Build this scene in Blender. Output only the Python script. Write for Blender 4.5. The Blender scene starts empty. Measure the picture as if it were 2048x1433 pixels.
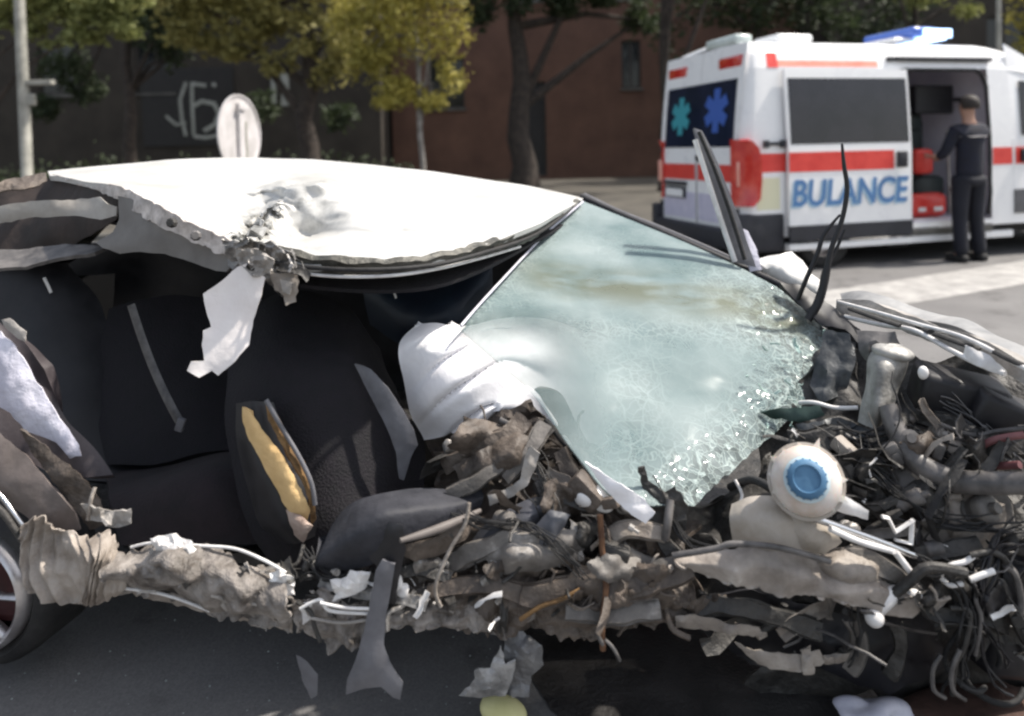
import bpy, bmesh, math, random
from mathutils import Vector, Matrix, noise
from mathutils.geometry import delaunay_2d_cdt
R = math.radians
random.seed(7)
sc = bpy.context.scene
COL = sc.collection

# ------------------------------------------------------------------ camera
F, HX, HY, CAMH = 1500.0, 1024.0, 349.0, 1.40
cam_d = bpy.data.cameras.new('camera'); cam = bpy.data.objects.new('camera', cam_d); COL.objects.link(cam)
CM = Matrix.Rotation(R(88.0), 3, 'X') @ Matrix.Rotation(R(-1.3), 3, 'Z')
cam.matrix_world = Matrix.Translation((0, 0, CAMH)) @ CM.to_4x4()
cam_d.sensor_width = 36.0; cam_d.lens = F / 2048 * 36.0
cam_d.shift_y = -(716.5 - HY) / 2048.0
cam_d.clip_start = 0.05; cam_d.clip_end = 900
cam_d.dof.use_dof = True; cam_d.dof.focus_distance = 2.1; cam_d.dof.aperture_fstop = 1.7
sc.camera = cam
# ------------------------------------------------------------------ light
TS = Vector((0.52, 0.09, 0.80)).normalized()          # towards the sun
w = bpy.data.worlds.new('World'); sc.world = w; w.use_nodes = True
nt = w.node_tree; bg = nt.nodes['Background']; bg.inputs['Strength'].default_value = 0.14
sky = nt.nodes.new('ShaderNodeTexSky'); sky.sky_type = 'NISHITA'; sky.sun_disc = False
sky.sun_elevation = math.asin(TS.z); sky.sun_rotation = math.atan2(TS.x, TS.y)
sky.air_density = 1.2; sky.dust_density = 2.5
hs = nt.nodes.new('ShaderNodeHueSaturation'); hs.inputs['Saturation'].default_value = .5   # hazy, washed out sky
nt.links.new(sky.outputs[0], hs.inputs['Color']); nt.links.new(hs.outputs[0], bg.inputs[0])
sd = bpy.data.lights.new('sun', 'SUN'); sd.energy = 4.2; sd.angle = R(1.5); sd.color = (1.0, 0.93, 0.83)
sun = bpy.data.objects.new('sun', sd); COL.objects.link(sun)
sun.rotation_euler = TS.to_track_quat('Z', 'Y').to_euler(); sun.location = (4, -3, 12)
sc.view_settings.view_transform = 'Standard'; sc.view_settings.look = 'None'
sc.view_settings.exposure = 0.66; sc.view_settings.gamma = 1.0; sc.view_settings.use_curve_mapping = False
sc.cycles.pixel_filter_type = 'BLACKMAN_HARRIS'; sc.cycles.filter_width = 2.3
sc.cycles.max_bounces = 8; sc.cycles.transparent_max_bounces = 12
sc.cycles.use_denoising = True

def P(px, py, Y):
    d = CM @ Vector(((px - HX) / F, -(py - HY) / F, -1.0))
    return Vector((0, 0, CAMH)) + d * (Y / d.y)
def PG(px, py):                                          # the ground seen at a pixel
    d = CM @ Vector(((px - HX) / F, -(py - HY) / F, -1.0))
    return Vector((0, 0, CAMH)) + d * (-CAMH / d.z)

# ------------------------------------------------------------------ materials
MATS = {}
def mat(name, c1=None, c2=None, scale=8, rough=0.6, metal=0.0, bump=0.0, bscale=None, c3=None, contrast=0.25, coord='Object', **kw):
    if name in MATS: return MATS[name]
    m = bpy.data.materials.new(name); m.use_nodes = True; n = m.node_tree; b = n.nodes['Principled BSDF']
    b.inputs['Roughness'].default_value = rough; b.inputs['Metallic'].default_value = metal
    for k, v in kw.items():
        key = k.replace('_', ' ')
        if key in b.inputs: b.inputs[key].default_value = v
    tc = n.nodes.new('ShaderNodeTexCoord')
    if c2 is None: b.inputs['Base Color'].default_value = (*c1, 1)
    else:
        t = n.nodes.new('ShaderNodeTexNoise'); t.inputs['Scale'].default_value = scale; t.inputs['Detail'].default_value = 7; t.inputs['Roughness'].default_value = .62
        n.links.new(tc.outputs[coord], t.inputs['Vector'])
        r = n.nodes.new('ShaderNodeValToRGB'); e = r.color_ramp.elements
        e[0].position = 0.5 - contrast / 2; e[0].color = (*c1, 1); e[1].position = 0.5 + contrast / 2; e[1].color = (*c2, 1)
        if c3:
            x = e.new(0.5 + contrast * .8); x.color = (*c3, 1)
        n.links.new(t.outputs['Fac'], r.inputs[0]); n.links.new(r.outputs[0], b.inputs['Base Color'])
        mr = n.nodes.new('ShaderNodeMapRange'); mr.inputs['To Min'].default_value = max(0, rough - .15); mr.inputs['To Max'].default_value = min(1, rough + .18)
        n.links.new(t.outputs['Fac'], mr.inputs[0]); n.links.new(mr.outputs[0], b.inputs['Roughness'])
    if bump:
        t2 = n.nodes.new('ShaderNodeTexNoise'); t2.inputs['Scale'].default_value = bscale or scale * 3; t2.inputs['Detail'].default_value = 5
        n.links.new(tc.outputs[coord], t2.inputs['Vector'])
        bp = n.nodes.new('ShaderNodeBump'); bp.inputs['Strength'].default_value = bump; bp.inputs['Distance'].default_value = .02
        n.links.new(t2.outputs['Fac'], bp.inputs['Height']); n.links.new(bp.outputs[0], b.inputs['Normal'])
    MATS[name] = m; return m

M_white = mat('white_car_paint', (.56, .555, .53), (.70, .69, .67), 5, .36, bump=.05, bscale=9, contrast=.35)
M_wdirty = mat('scuffed_white_paint', (.15, .135, .12), (.46, .435, .41), 12, .55, bump=.25, bscale=40, contrast=.5)
M_beige = mat('dusty_primer_metal', (.16, .135, .115), (.36, .32, .28), 11, .55, bump=.4, bscale=45, c3=(.55, .52, .48), contrast=.35)
M_silver = mat('bare_torn_metal', (.09, .085, .08), (.40, .38, .36), 20, .38, .55, bump=.4, bscale=60, contrast=.3)
M_brown = mat('muddy_metal', (.034, .026, .021), (.135, .108, .088), 13, .6, bump=.4, bscale=50, c3=(.32, .29, .265), contrast=.35)
M_dark = mat('sooty_metal', (.012, .012, .012), (.06, .055, .05), 14, .55, bump=.4, bscale=50, contrast=.35)
M_black = mat('black_plastic', (.006, .006, .008), (.015, .014, .017), 20, .5)
M_rubber = mat('black_rubber', (.010, .010, .011), (.025, .024, .024), 20, .75, bump=.2)
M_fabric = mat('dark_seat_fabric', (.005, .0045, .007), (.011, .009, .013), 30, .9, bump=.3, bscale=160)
M_navyf = mat('dark_blue_airbag_cloth', (.015, .016, .022), (.035, .036, .045), 12, .7, bump=.25, bscale=30)
M_plum = mat('plum_brown_fabric', (.010, .007, .009), (.022, .015, .018), 10, .9, bump=.3, bscale=120)
M_foam = mat('seat_foam', (.55, .35, .14), (.74, .53, .27), 9, .85, bump=.25, bscale=45, contrast=.5)
M_ochre = mat('dirty_foam_edge', (.10, .055, .02), (.26, .15, .06), 14, .85, bump=.4)
M_gtrim = mat('grey_trim_plastic', (.085, .085, .095), (.15, .15, .165), 9, .5, bump=.1)
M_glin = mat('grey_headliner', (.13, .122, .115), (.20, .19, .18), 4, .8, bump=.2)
M_airbag = mat('white_airbag_nylon', (.80, .78, .80), (.88, .87, .89), 6, .75, bump=.12, bscale=50)
M_lav = mat('pale_lavender_cloth', (.45, .44, .52), (.66, .65, .74), 9, .7, bump=.3, bscale=40)
M_hose = mat('grey_hose', (.050, .047, .047), (.15, .14, .135), 15, .45, bump=.1)
M_chrome = mat('polished_trim', (.55, .55, .56), rough=.18, metal=1.0)
M_rim = mat('wheel_alloy', (.40, .37, .37), (.62, .6, .6), 12, .3, .8)
M_tank = mat('translucent_tank_plastic', (.50, .41, .34), (.72, .70, .68), 10, .45, contrast=.35, Subsurface_Weight=.2)
M_sill = mat('crushed_sill_metal', (.065, .054, .045), (.33, .30, .275), 15, .55, bump=.5, bscale=55, c3=(.50, .48, .46), contrast=.32)
M_tankd = mat('yellowed_tank_plastic', (.26, .22, .17), (.46, .42, .38), 9, .5, bump=.15, contrast=.4)
M_blue = mat('blue_cap_plastic', (.045, .13, .24), (.085, .20, .33), 22, .6)
M_wpiece = mat('white_plastic', (.58, .56, .55), (.76, .75, .74), 18, .45)
M_asph = None

def glass_mat():
    m = bpy.data.materials.new('shattered_laminated_glass'); m.use_nodes = True; n = m.node_tree; L = n.links
    b = n.nodes['Principled BSDF']; out = n.nodes['Material Output']
    tc = n.nodes.new('ShaderNodeTexCoord')
    at = n.nodes.new('ShaderNodeAttribute'); at.attribute_name = 'crack'
    def vor(s, feat='DISTANCE_TO_EDGE'):
        v = n.nodes.new('ShaderNodeTexVoronoi'); v.feature = feat; v.inputs['Scale'].default_value = s
        wn = n.nodes.new('ShaderNodeTexNoise'); wn.inputs['Scale'].default_value = s * .35; L.new(tc.outputs['Object'], wn.inputs['Vector'])
        mx = n.nodes.new('ShaderNodeMixRGB'); mx.blend_type = 'LINEAR_LIGHT'; mx.inputs[0].default_value = .04
        L.new(tc.outputs['Object'], mx.inputs[1]); L.new(wn.outputs['Color'], mx.inputs[2]); L.new(mx.outputs[0], v.inputs['Vector']); return v
    def math_(op, a, b_=None, clamp=True):
        x = n.nodes.new('ShaderNodeMath'); x.operation = op; x.use_clamp = clamp
        for i, s in enumerate((a, b_)):
            if s is None: continue
            if hasattr(s, 'links'): L.new(s, x.inputs[i])
            else: x.inputs[i].default_value = s
        return x.outputs[0]
    def ramp(s, a, b_):
        mr = n.nodes.new('ShaderNodeMapRange'); mr.inputs['From Min'].default_value = a; mr.inputs['From Max'].default_value = b_
        mr.inputs['To Min'].default_value = 1; mr.inputs['To Max'].default_value = 0; L.new(s, mr.inputs[0]); return mr.outputs[0]
    c1 = ramp(vor(48).outputs['Distance'], 0.0, .10)      # small crackle
    c2 = ramp(vor(15).outputs['Distance'], 0.0, .035)      # longer cracks
    cr = math_('MAXIMUM', math_('MULTIPLY', c1, at.outputs['Fac']), math_('MULTIPLY', c2, math_('ADD', at.outputs['Fac'], .04)))
    nz = n.nodes.new('ShaderNodeTexNoise'); nz.inputs['Scale'].default_value = 3.2; nz.inputs['Detail'].default_value = 6; L.new(tc.outputs['Object'], nz.inputs['Vector'])
    rp = n.nodes.new('ShaderNodeValToRGB'); e = rp.color_ramp.elements
    e[0].position = .33; e[0].color = (.14, .215, .225, 1); e[1].position = .70; e[1].color = (.30, .355, .36, 1)
    L.new(nz.outputs['Fac'], rp.inputs[0])
    mx = n.nodes.new('ShaderNodeMixRGB'); L.new(cr, mx.inputs[0]); L.new(rp.outputs[0], mx.inputs[1]); mx.inputs[2].default_value = (.52, .62, .60, 1)
    vc = vor(48, 'F1'); dk = n.nodes.new('ShaderNodeMixRGB'); dk.blend_type = 'MULTIPLY'
    bw = n.nodes.new('ShaderNodeRGBToBW'); L.new(vc.outputs['Color'], bw.inputs[0])
    L.new(math_('MULTIPLY', at.outputs['Fac'], .75), dk.inputs[0]); L.new(mx.outputs[0], dk.inputs[1]); L.new(bw.outputs[0], dk.inputs[2])
    a2 = n.nodes.new('ShaderNodeAttribute'); a2.attribute_name = 'tree_reflection'  # mask for the tree reflection mixed into the base colour
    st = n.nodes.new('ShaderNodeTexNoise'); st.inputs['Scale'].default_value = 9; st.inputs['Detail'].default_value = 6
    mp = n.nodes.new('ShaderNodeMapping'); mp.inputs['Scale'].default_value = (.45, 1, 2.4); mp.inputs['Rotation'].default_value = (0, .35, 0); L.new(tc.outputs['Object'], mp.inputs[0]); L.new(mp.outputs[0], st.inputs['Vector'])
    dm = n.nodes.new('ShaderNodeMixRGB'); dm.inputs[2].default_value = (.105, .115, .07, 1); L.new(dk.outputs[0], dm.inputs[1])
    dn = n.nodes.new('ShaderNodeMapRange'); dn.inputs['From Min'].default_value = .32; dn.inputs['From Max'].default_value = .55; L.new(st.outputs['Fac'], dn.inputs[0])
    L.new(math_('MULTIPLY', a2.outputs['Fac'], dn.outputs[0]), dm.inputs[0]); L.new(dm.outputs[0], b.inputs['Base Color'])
    b.inputs['Roughness'].default_value = .62; b.inputs['Specular IOR Level'].default_value = .22; b.inputs['Coat Weight'].default_value = .05; b.inputs['Coat Roughness'].default_value = .05
    bp = n.nodes.new('ShaderNodeBump'); bp.inputs['Strength'].default_value = .5; bp.inputs['Distance'].default_value = .004
    L.new(cr, bp.inputs['Height']); L.new(bp.outputs[0], b.inputs['Normal'])
    al = n.nodes.new('ShaderNodeMapRange'); al.inputs['From Min'].default_value = .3; al.inputs['From Max'].default_value = .65
    al.inputs['To Min'].default_value = .55; al.inputs['To Max'].default_value = .82; L.new(nz.outputs['Fac'], al.inputs[0])
    a3 = n.nodes.new('ShaderNodeAttribute'); a3.attribute_name = 'clear'
    L.new(math_('SUBTRACT', math_('ADD', al.outputs[0], math_('MULTIPLY', cr, .3)), math_('MULTIPLY', a3.outputs['Fac'], .42)), b.inputs['Alpha'])
    return m
M_glass = glass_mat()
def roof_mat():
    m = mat('scratched_shaded_white_roof_paint', (.45, .445, .425), (.56, .555, .54), 5, .36, bump=.05, bscale=9, contrast=.35); n = m.node_tree; L = n.links; b = n.nodes['Principled BSDF']
    at = n.nodes.new('ShaderNodeAttribute'); at.attribute_name = 'scuff_and_shade'; tc = n.nodes.new('ShaderNodeTexCoord')
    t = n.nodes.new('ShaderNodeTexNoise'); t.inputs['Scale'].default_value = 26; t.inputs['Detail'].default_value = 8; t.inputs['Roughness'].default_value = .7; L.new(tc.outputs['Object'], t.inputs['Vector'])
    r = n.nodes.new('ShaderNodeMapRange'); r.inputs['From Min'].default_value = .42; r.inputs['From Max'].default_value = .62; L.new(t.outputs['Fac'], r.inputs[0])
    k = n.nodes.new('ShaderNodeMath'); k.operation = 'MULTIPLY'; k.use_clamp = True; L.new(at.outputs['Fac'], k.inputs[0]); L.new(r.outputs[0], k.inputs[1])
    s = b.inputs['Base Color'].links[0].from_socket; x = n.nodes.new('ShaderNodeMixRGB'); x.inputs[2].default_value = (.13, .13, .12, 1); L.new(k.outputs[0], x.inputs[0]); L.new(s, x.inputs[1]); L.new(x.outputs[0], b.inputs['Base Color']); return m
M_roof = roof_mat()

def tinted(name, tint, rough=.08):
    m = bpy.data.materials.new(name); m.use_nodes = True; n = m.node_tree
    n.nodes.remove(n.nodes['Principled BSDF'])
    t = n.nodes.new('ShaderNodeBsdfTransparent'); t.inputs[0].default_value = (*tint, 1)
    g = n.nodes.new('ShaderNodeBsdfGlossy'); g.inputs['Roughness'].default_value = rough
    f = n.nodes.new('ShaderNodeFresnel'); f.inputs[0].default_value = 1.45
    x = n.nodes.new('ShaderNodeMixShader'); n.links.new(f.outputs[0], x.inputs[0]); n.links.new(t.outputs[0], x.inputs[1]); n.links.new(g.outputs[0], x.inputs[2])
    n.links.new(x.outputs[0], n.nodes['Material Output'].inputs[0]); return m
M_tint = tinted('tinted_glass', (.16, .16, .15))
M_tint2 = tinted('dark_tinted_glass', (.05, .05, .06))

# ------------------------------------------------------------------ object helpers
def tag(o, label, cat, group=None):
    o['label'] = label; o['category'] = cat
    if group: o['group'] = group
    return o
def empty(name, loc=(0, 0, 0), rz=0, label=None, cat=None, group=None):
    o = bpy.data.objects.new(name, None); COL.objects.link(o); o.location = loc; o.rotation_euler = (0, 0, rz); o.empty_display_size = .2
    if label: tag(o, label, cat, group)
    return o
ORIG = {}
def link_mesh(name, verts, faces, m, parent=None, smooth=False, world=True, kind=None):
    """world: vertices are world positions and the parent is an unrotated Empty, whose place is subtracted"""
    off = Vector((0, 0, 0))
    if parent is not None and world:
        p = parent
        while p: off += p.location; p = p.parent
    me = bpy.data.meshes.new(name)
    me.from_pydata([tuple(Vector(v) - off) for v in verts], [], faces); me.validate(); me.update()
    if m: me.materials.append(m)
    if smooth:
        me.polygons.foreach_set('use_smooth', [True] * len(me.polygons)); me.set_sharp_from_angle(angle=R(55))
    o = bpy.data.objects.new(name, me); COL.objects.link(o)
    if parent: o.parent = parent
    if kind: o['kind'] = kind
    return o
def fix_normals(o):
    b = bmesh.new(); b.from_mesh(o.data); bmesh.ops.recalc_face_normals(b, faces=b.faces); b.to_mesh(o.data); b.free(); return o

class MB:
    def __init__(s): s.v = []; s.f = []
    def add(s, vs, fs):
        k = len(s.v); s.v += [Vector(v) for v in vs]; s.f += [tuple(i + k for i in f) for f in fs]
    def box(s, a, b, M=None):
        x0, y0, z0 = a; x1, y1, z1 = b
        vs = [Vector(v) for v in ((x0,y0,z0),(x1,y0,z0),(x1,y1,z0),(x0,y1,z0),(x0,y0,z1),(x1,y0,z1),(x1,y1,z1),(x0,y1,z1))]
        if M: vs = [M @ v for v in vs]
        s.add(vs, [(0,3,2,1),(4,5,6,7),(0,1,5,4),(1,2,6,5),(2,3,7,6),(3,0,4,7)])
    def rbox(s, a, b, r=.01, M=None, seg=2):
        bm = bmesh.new(); bmesh.ops.create_cube(bm, size=1)
        a = Vector(a); b = Vector(b); c = (a + b) / 2; d = b - a
        for v in bm.verts: v.co = Vector((v.co.x * d.x, v.co.y * d.y, v.co.z * d.z)) + c
        bmesh.ops.bevel(bm, geom=bm.edges[:], offset=min(r, min(abs(x) for x in d) * .45), segments=seg, profile=.5, affect='EDGES')
        bm.verts.index_update()
        s.add([(M @ v.co if M else v.co) for v in bm.verts], [[v.index for v in f.verts] for f in bm.faces]); bm.free()
    def tube(s, pts, r, seg=8, flat=1.0, cap=True, up=None):
        pts = [Vector(p) for p in pts]; n = len(pts)
        rr = r if isinstance(r, (list, tuple)) else [r] * n
        vs = []; fs = []; side = None
        for i, p in enumerate(pts):
            t = (pts[min(i + 1, n - 1)] - pts[max(i - 1, 0)])
            if t.length < 1e-7: t = Vector((0, 0, 1))
            t.normalize()
            if side is None:
                side = t.cross(up or (Vector((0, 0, 1)) if abs(t.z) < .9 else Vector((0, 1, 0))))
            side = side - t * side.dot(t)
            if side.length < 1e-6: side = t.orthogonal()
            side.normalize(); u2 = t.cross(side)
            for k in range(seg):
                a = 2 * math.pi * k / seg
                vs.append(p + side * math.cos(a) * rr[i] + u2 * math.sin(a) * rr[i] * flat)
        for i in range(n - 1):
            for k in range(seg):
                k2 = (k + 1) % seg; fs.append((i*seg+k, i*seg+k2, (i+1)*seg+k2, (i+1)*seg+k))
        if cap: fs.append(tuple(range(seg))[::-1]); fs.append(tuple((n-1)*seg + k for k in range(seg)))
        s.add(vs, fs)
    def lathe(s, prof, M=None, seg=24):
        """prof: (radius, height) along local z"""
        vs = []; fs = []
        for (r, z) in prof:
            for k in range(seg):
                a = 2 * math.pi * k / seg; v = Vector((r * math.cos(a), r * math.sin(a), z)); vs.append(M @ v if M else v)
        for i in range(len(prof) - 1):
            for k in range(seg):
                k2 = (k + 1) % seg; fs.append((i*seg+k, i*seg+k2, (i+1)*seg+k2, (i+1)*seg+k))
        s.add(vs, fs)
    def build(s, name, m, parent=None, smooth=False, world=True, kind=None, bevel=0):
        o = link_mesh(name, s.v, s.f, m, parent, smooth, world, kind); fix_normals(o)
        if bevel:
            md = o.modifiers.new('bevel', 'BEVEL'); md.width = bevel; md.segments = 2; md.limit_method = 'ANGLE'
        return o

def cr(p0, p1, p2, p3, t):
    return [0.5 * ((2*b) + (-a + c) * t + (2*a - 5*b + 4*c - d) * t*t + (-a + 3*b - 3*c + d) * t**3) for a, b, c, d in zip(p0, p1, p2, p3)]
def spline(pts, n):
    out = []; m = len(pts) - 1
    for i in range(n + 1):
        u = i / n * m; k = min(int(u), m - 1); t = u - k
        out.append(cr(pts[max(k-1, 0)], pts[k], pts[k+1], pts[min(k+2, m)], t))
    return out
def wpts(pts, n=None):
    """pixel + distance points -> world, smoothed"""
    q = [(p[0], p[1], 1.0 / p[2]) for p in pts]
    if n: q = spline(q, n)
    return [P(a, b, 1.0 / c) for a, b, c in q]
def thicken(vs, fs, th, push):
    """close a sheet: copy pushed by th along -normal, walls on open edges"""
    n = len(vs); nor = [Vector((0, 0, 0)) for _ in vs]
    for f in fs:
        nn = (vs[f[1]] - vs[f[0]]).cross(vs[f[-1]] - vs[f[0]])
        for i in f: nor[i] += nn
    ed = {}
    for f in fs:
        for a, b in zip(f, f[1:] + f[:1]): ed[(a, b)] = ed.get((a, b), 0) + 1
    back = []
    for v, nn in zip(vs, nor):
        nn = nn.normalized() if nn.length > 1e-12 else Vector((0, 1, 0))
        back.append(v - nn * th)
    out = list(fs) + [tuple(i + n for i in f[::-1]) for f in fs]
    for (a, b) in ed:
        if (b, a) not in ed: out.append((b, a, a + n, b + n))
    return vs + back, out
def nz(p, f, s=0): return noise.noise(Vector(p) * f + Vector((s * 7.3, s * 3.1, s * 5.7)))
def patch(name, rows, m, parent, nu=40, nv=20, th=.004, crump=0, freq=8, rag=0, ridge=0, fn=None, smooth=True, seed=0, attr=None, kind=None):
    rws = [spline([(p[0], p[1], 1.0 / p[2]) for p in r], nu) for r in rows]
    g = [[None] * (nu + 1) for _ in range(nv + 1)]
    for j in range(nu + 1):
        c = spline([r[j] for r in rws], nv) if len(rows) > 2 else [[a + (b - a) * i / nv for a, b in zip(rws[0][j], rws[1][j])] for i in range(nv + 1)]
        for i in range(nv + 1): g[i][j] = c[i]
    vs = []; px = []
    for i in range(nv + 1):
        for j in range(nu + 1):
            a, b, c = g[i][j]; v = P(a, b, 1.0 / c)
            d = Vector((0, 0, 0))
            if crump: d += Vector((nz(v, freq, seed), nz(v, freq, seed + 1), nz(v, freq, seed + 2))) * crump
            if ridge: d += Vector((0, -1, .4)) * ridge * (1 - 2 * abs(nz(v, freq * .8, seed + 4)))
            if rag and (i in (0, nv) or j in (0, nu)): d += Vector((nz(v, 60, seed + 6), nz(v, 60, seed + 7), nz(v, 60, seed + 8))) * rag
            v = v + d
            if fn: v = fn(v, a, b, i / nv, j / nu)
            vs.append(v); px.append((a, b))
    fs = []
    for i in range(nv):
        for j in range(nu):
            k = i * (nu + 1) + j; fs.append((k, k + nu + 1, k + nu + 2, k + 1))
    if th: vs2, fs = thicken(vs, fs, th, 0)
    else: vs2 = vs
    o = link_mesh(name, vs2, fs, m, parent, smooth, kind=kind)
    if attr:
        for an, af in attr.items():
            a = o.data.attributes.new(an, 'FLOAT', 'POINT')
            vals = [af(*p) for p in px]; vals = vals + vals if th else vals
            a.data.foreach_set('value', vals)
    return o
def sheet(name, outline, m, parent, step=14, rag=2.5, crump=.008, freq=14, th=.003, bulge=0, smooth=True, seed=0, ridge=0, closed_smooth=False, kind=None, attr=None):
    """an outline with a distance at each corner, filled, crumpled and given thickness"""
    rnd = random.Random(seed + 11)
    pts = []
    src = outline
    if closed_smooth:
        m_ = len(outline); src = []
        for i in range(m_):
            for t in (0, .25, .5, .75):
                src.append(cr(outline[i-1], outline[i], outline[(i+1) % m_], outline[(i+2) % m_], t))
    for a, b in zip(src, list(src[1:]) + [src[0]]):
        d = math.hypot(b[0]-a[0], b[1]-a[1]); k = max(1, int(d / step))
        for i in range(k):
            t = i / k; x = a[0] + (b[0]-a[0])*t; y = a[1] + (b[1]-a[1])*t
            jit = rag if (i or rag > 3) else rag * .4
            pts.append((x + rnd.uniform(-jit, jit), y + rnd.uniform(-jit, jit), a[2] + (b[2]-a[2])*t))
    xs = [p[0] for p in pts]; ys = [p[1] for p in pts]
    inner = []; y = min(ys)
    while y < max(ys):
        x = min(xs)
        while x < max(xs):
            q = (x + rnd.uniform(-.3, .3)*step, y + rnd.uniform(-.3, .3)*step)
            if all((q[0]-p[0])**2 + (q[1]-p[1])**2 > (step*.55)**2 for p in pts):
                ins = False; j = len(pts) - 1
                for i in range(len(pts)):
                    if (pts[i][1] > q[1]) != (pts[j][1] > q[1]) and q[0] < (pts[j][0]-pts[i][0])*(q[1]-pts[i][1])/(pts[j][1]-pts[i][1]) + pts[i][0]: ins = not ins
                    j = i
                if ins: inner.append(q)
            x += step
        y += step
    n = len(pts)
    r = delaunay_2d_cdt([Vector((p[0], p[1])) for p in pts] + [Vector(q) for q in inner], [(i, (i+1) % n) for i in range(n)], [], 1, 1e-4)
    vs = []
    wmax = max(max(xs)-min(xs), max(ys)-min(ys))
    for v in r[0]:
        sw = 0; sy = 0; dm = 1e9
        for p in pts:
            d2 = (v.x-p[0])**2 + (v.y-p[1])**2; dm = min(dm, d2); ww = 1.0 / (d2 + 4.0)**1.2; sw += ww; sy += ww / p[2]
        Y = sw / sy
        q = P(v.x, v.y, Y)
        e = min(1, math.sqrt(dm) / (wmax * .22))
        dd = nz(q, freq, seed) * crump + nz(q, freq * 2.7, seed + 3) * crump * .45 - bulge * math.sin(e * math.pi / 2)
        if ridge: dd += ridge * abs(nz(q, freq * .7, seed + 5)) * 2
        vs.append(P(v.x, v.y, max(.3, Y + dd)))
    fs = []
    for f in r[2]:
        f = tuple(f)
        a, b, c = (vs[i] for i in f[:3])
        if (b-a).cross(c-a).dot(Vector((0, 0, CAMH)) - a) < 0: f = f[::-1]
        fs.append(f)
    if th: vs, fs = thicken(vs, fs, th, 0)
    return link_mesh(name, vs, fs, m, parent, smooth, kind=kind)
def cable(name, pts, r, m, parent, n=24, seg=8, flat=1.0, kind=None, px=True):
    b = MB(); w_ = wpts(pts, n)
    if isinstance(r, (list, tuple)): r = [x[0] for x in spline([(q,) for q in r], n)]
    b.tube(w_, r, seg, flat); return b.build(name, m, parent, True, kind=kind)
def rotm(px, py, Y, rx=0, ry=0, rz=0):
    return Matrix.Translation(P(px, py, Y)) @ Matrix.Rotation(R(rz), 4, 'Z') @ Matrix.Rotation(R(ry), 4, 'Y') @ Matrix.Rotation(R(rx), 4, 'X')
def blob(name, px, py, Y, size, m, parent, amp=.15, freq=12, e=1.0, rot=(0, 0, 0), sub=4, seed=0):
    bm = bmesh.new(); bmesh.ops.create_icosphere(bm, subdivisions=sub, radius=1.0); M = rotm(px, py, Y, *rot); vs = []
    bm.verts.index_update()
    for v in bm.verts:
        c = v.co.copy()
        if e != 1: c = Vector([math.copysign(abs(x)**e, x) for x in c])
        c = Vector((c.x*size[0], c.y*size[1], c.z*size[2])); d = 1 + amp * nz(c, freq, seed) * 1.4
        vs.append(M @ (c * d))
    o = link_mesh(name, vs, [tuple(v.index for v in f.verts) for f in bm.faces], m, parent, True); bm.free(); return o

# ================================================================== THE SETTING
def ground_mat():
    m = bpy.data.materials.new('asphalt'); m.use_nodes = True; n = m.node_tree; L = n.links; b = n.nodes['Principled BSDF']
    tc = n.nodes.new('ShaderNodeTexCoord')
    def nse(s, d=6):
        t = n.nodes.new('ShaderNodeTexNoise'); t.inputs['Scale'].default_value = s; t.inputs['Detail'].default_value = d; t.inputs['Roughness'].default_value = .65
        L.new(tc.outputs['Object'], t.inputs['Vector']); return t
    a = nse(.9); f = nse(140, 3)
    r = n.nodes.new('ShaderNodeValToRGB'); e = r.color_ramp.elements
    e[0].position = .34; e[0].color = (.120, .117, .118, 1); e[1].position = .66; e[1].color = (.165, .162, .162, 1); L.new(a.outputs['Fac'], r.inputs[0])
    r2 = n.nodes.new('ShaderNodeValToRGB'); e = r2.color_ramp.elements
    e[0].position = .35; e[0].color = (.8, .8, .8, 1); e[1].position = .7; e[1].color = (1.15, 1.14, 1.12, 1); L.new(f.outputs['Fac'], r2.inputs[0])
    mx = n.nodes.new('ShaderNodeMixRGB'); mx.blend_type = 'MULTIPLY'; mx.inputs[0].default_value = 1; L.new(r.outputs[0], mx.inputs[1]); L.new(r2.outputs[0], mx.inputs[2])
    st = nse(2.3); s = n.nodes.new('ShaderNodeValToRGB'); e = s.color_ramp.elements; e[0].position = .55; e[0].color = (1, 1, 1, 1); e[1].position = .68; e[1].color = (.35, .34, .33, 1); L.new(st.outputs['Fac'], s.inputs[0])
    m2 = n.nodes.new('ShaderNodeMixRGB'); m2.blend_type = 'MULTIPLY'; m2.inputs[0].default_value = .8; L.new(mx.outputs[0], m2.inputs[1]); L.new(s.outputs[0], m2.inputs[2])
    L.new(m2.outputs[0], b.inputs['Base Color']); b.inputs['Roughness'].default_value = .8
    bp = n.nodes.new('ShaderNodeBump'); bp.inputs['Strength'].default_value = .3; bp.inputs['Distance'].default_value = .006; L.new(f.outputs['Fac'], bp.inputs['Height']); L.new(bp.outputs[0], b.inputs['Normal'])
    return m
def struct(o): o['kind'] = 'structure'; return o
M_asph = ground_mat()
M_paleband = mat('pale_road_surface', (.20, .195, .19), (.40, .39, .375), 5, .8, bump=.2, bscale=80, c3=(.48, .47, .45), contrast=.35)
M_pave = mat('old_pavement', (.040, .036, .030), (.085, .076, .062), 1.2, .85, bump=.3, bscale=20)
M_verge = mat('dry_verge', (.05, .045, .028), (.11, .095, .06), 1.5, .95, bump=.8, bscale=25)
M_kerb = mat('kerb_concrete', (.07, .068, .06), (.13, .125, .115), 3, .8, bump=.2)
struct(link_mesh('ground', [(-300,-60,0),(300,-60,0),(300,500,0),(-300,500,0)], [(0,1,2,3)], M_verge))
def strip(name, x0, x1, y0, y1, z, m): return struct(link_mesh(name, [(x0,y0,z),(x1,y0,z),(x1,y1,z),(x0,y1,z)], [(0,1,2,3)], m))
strip('road', -120, 120, -8, 12.4, .004, M_asph)
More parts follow.
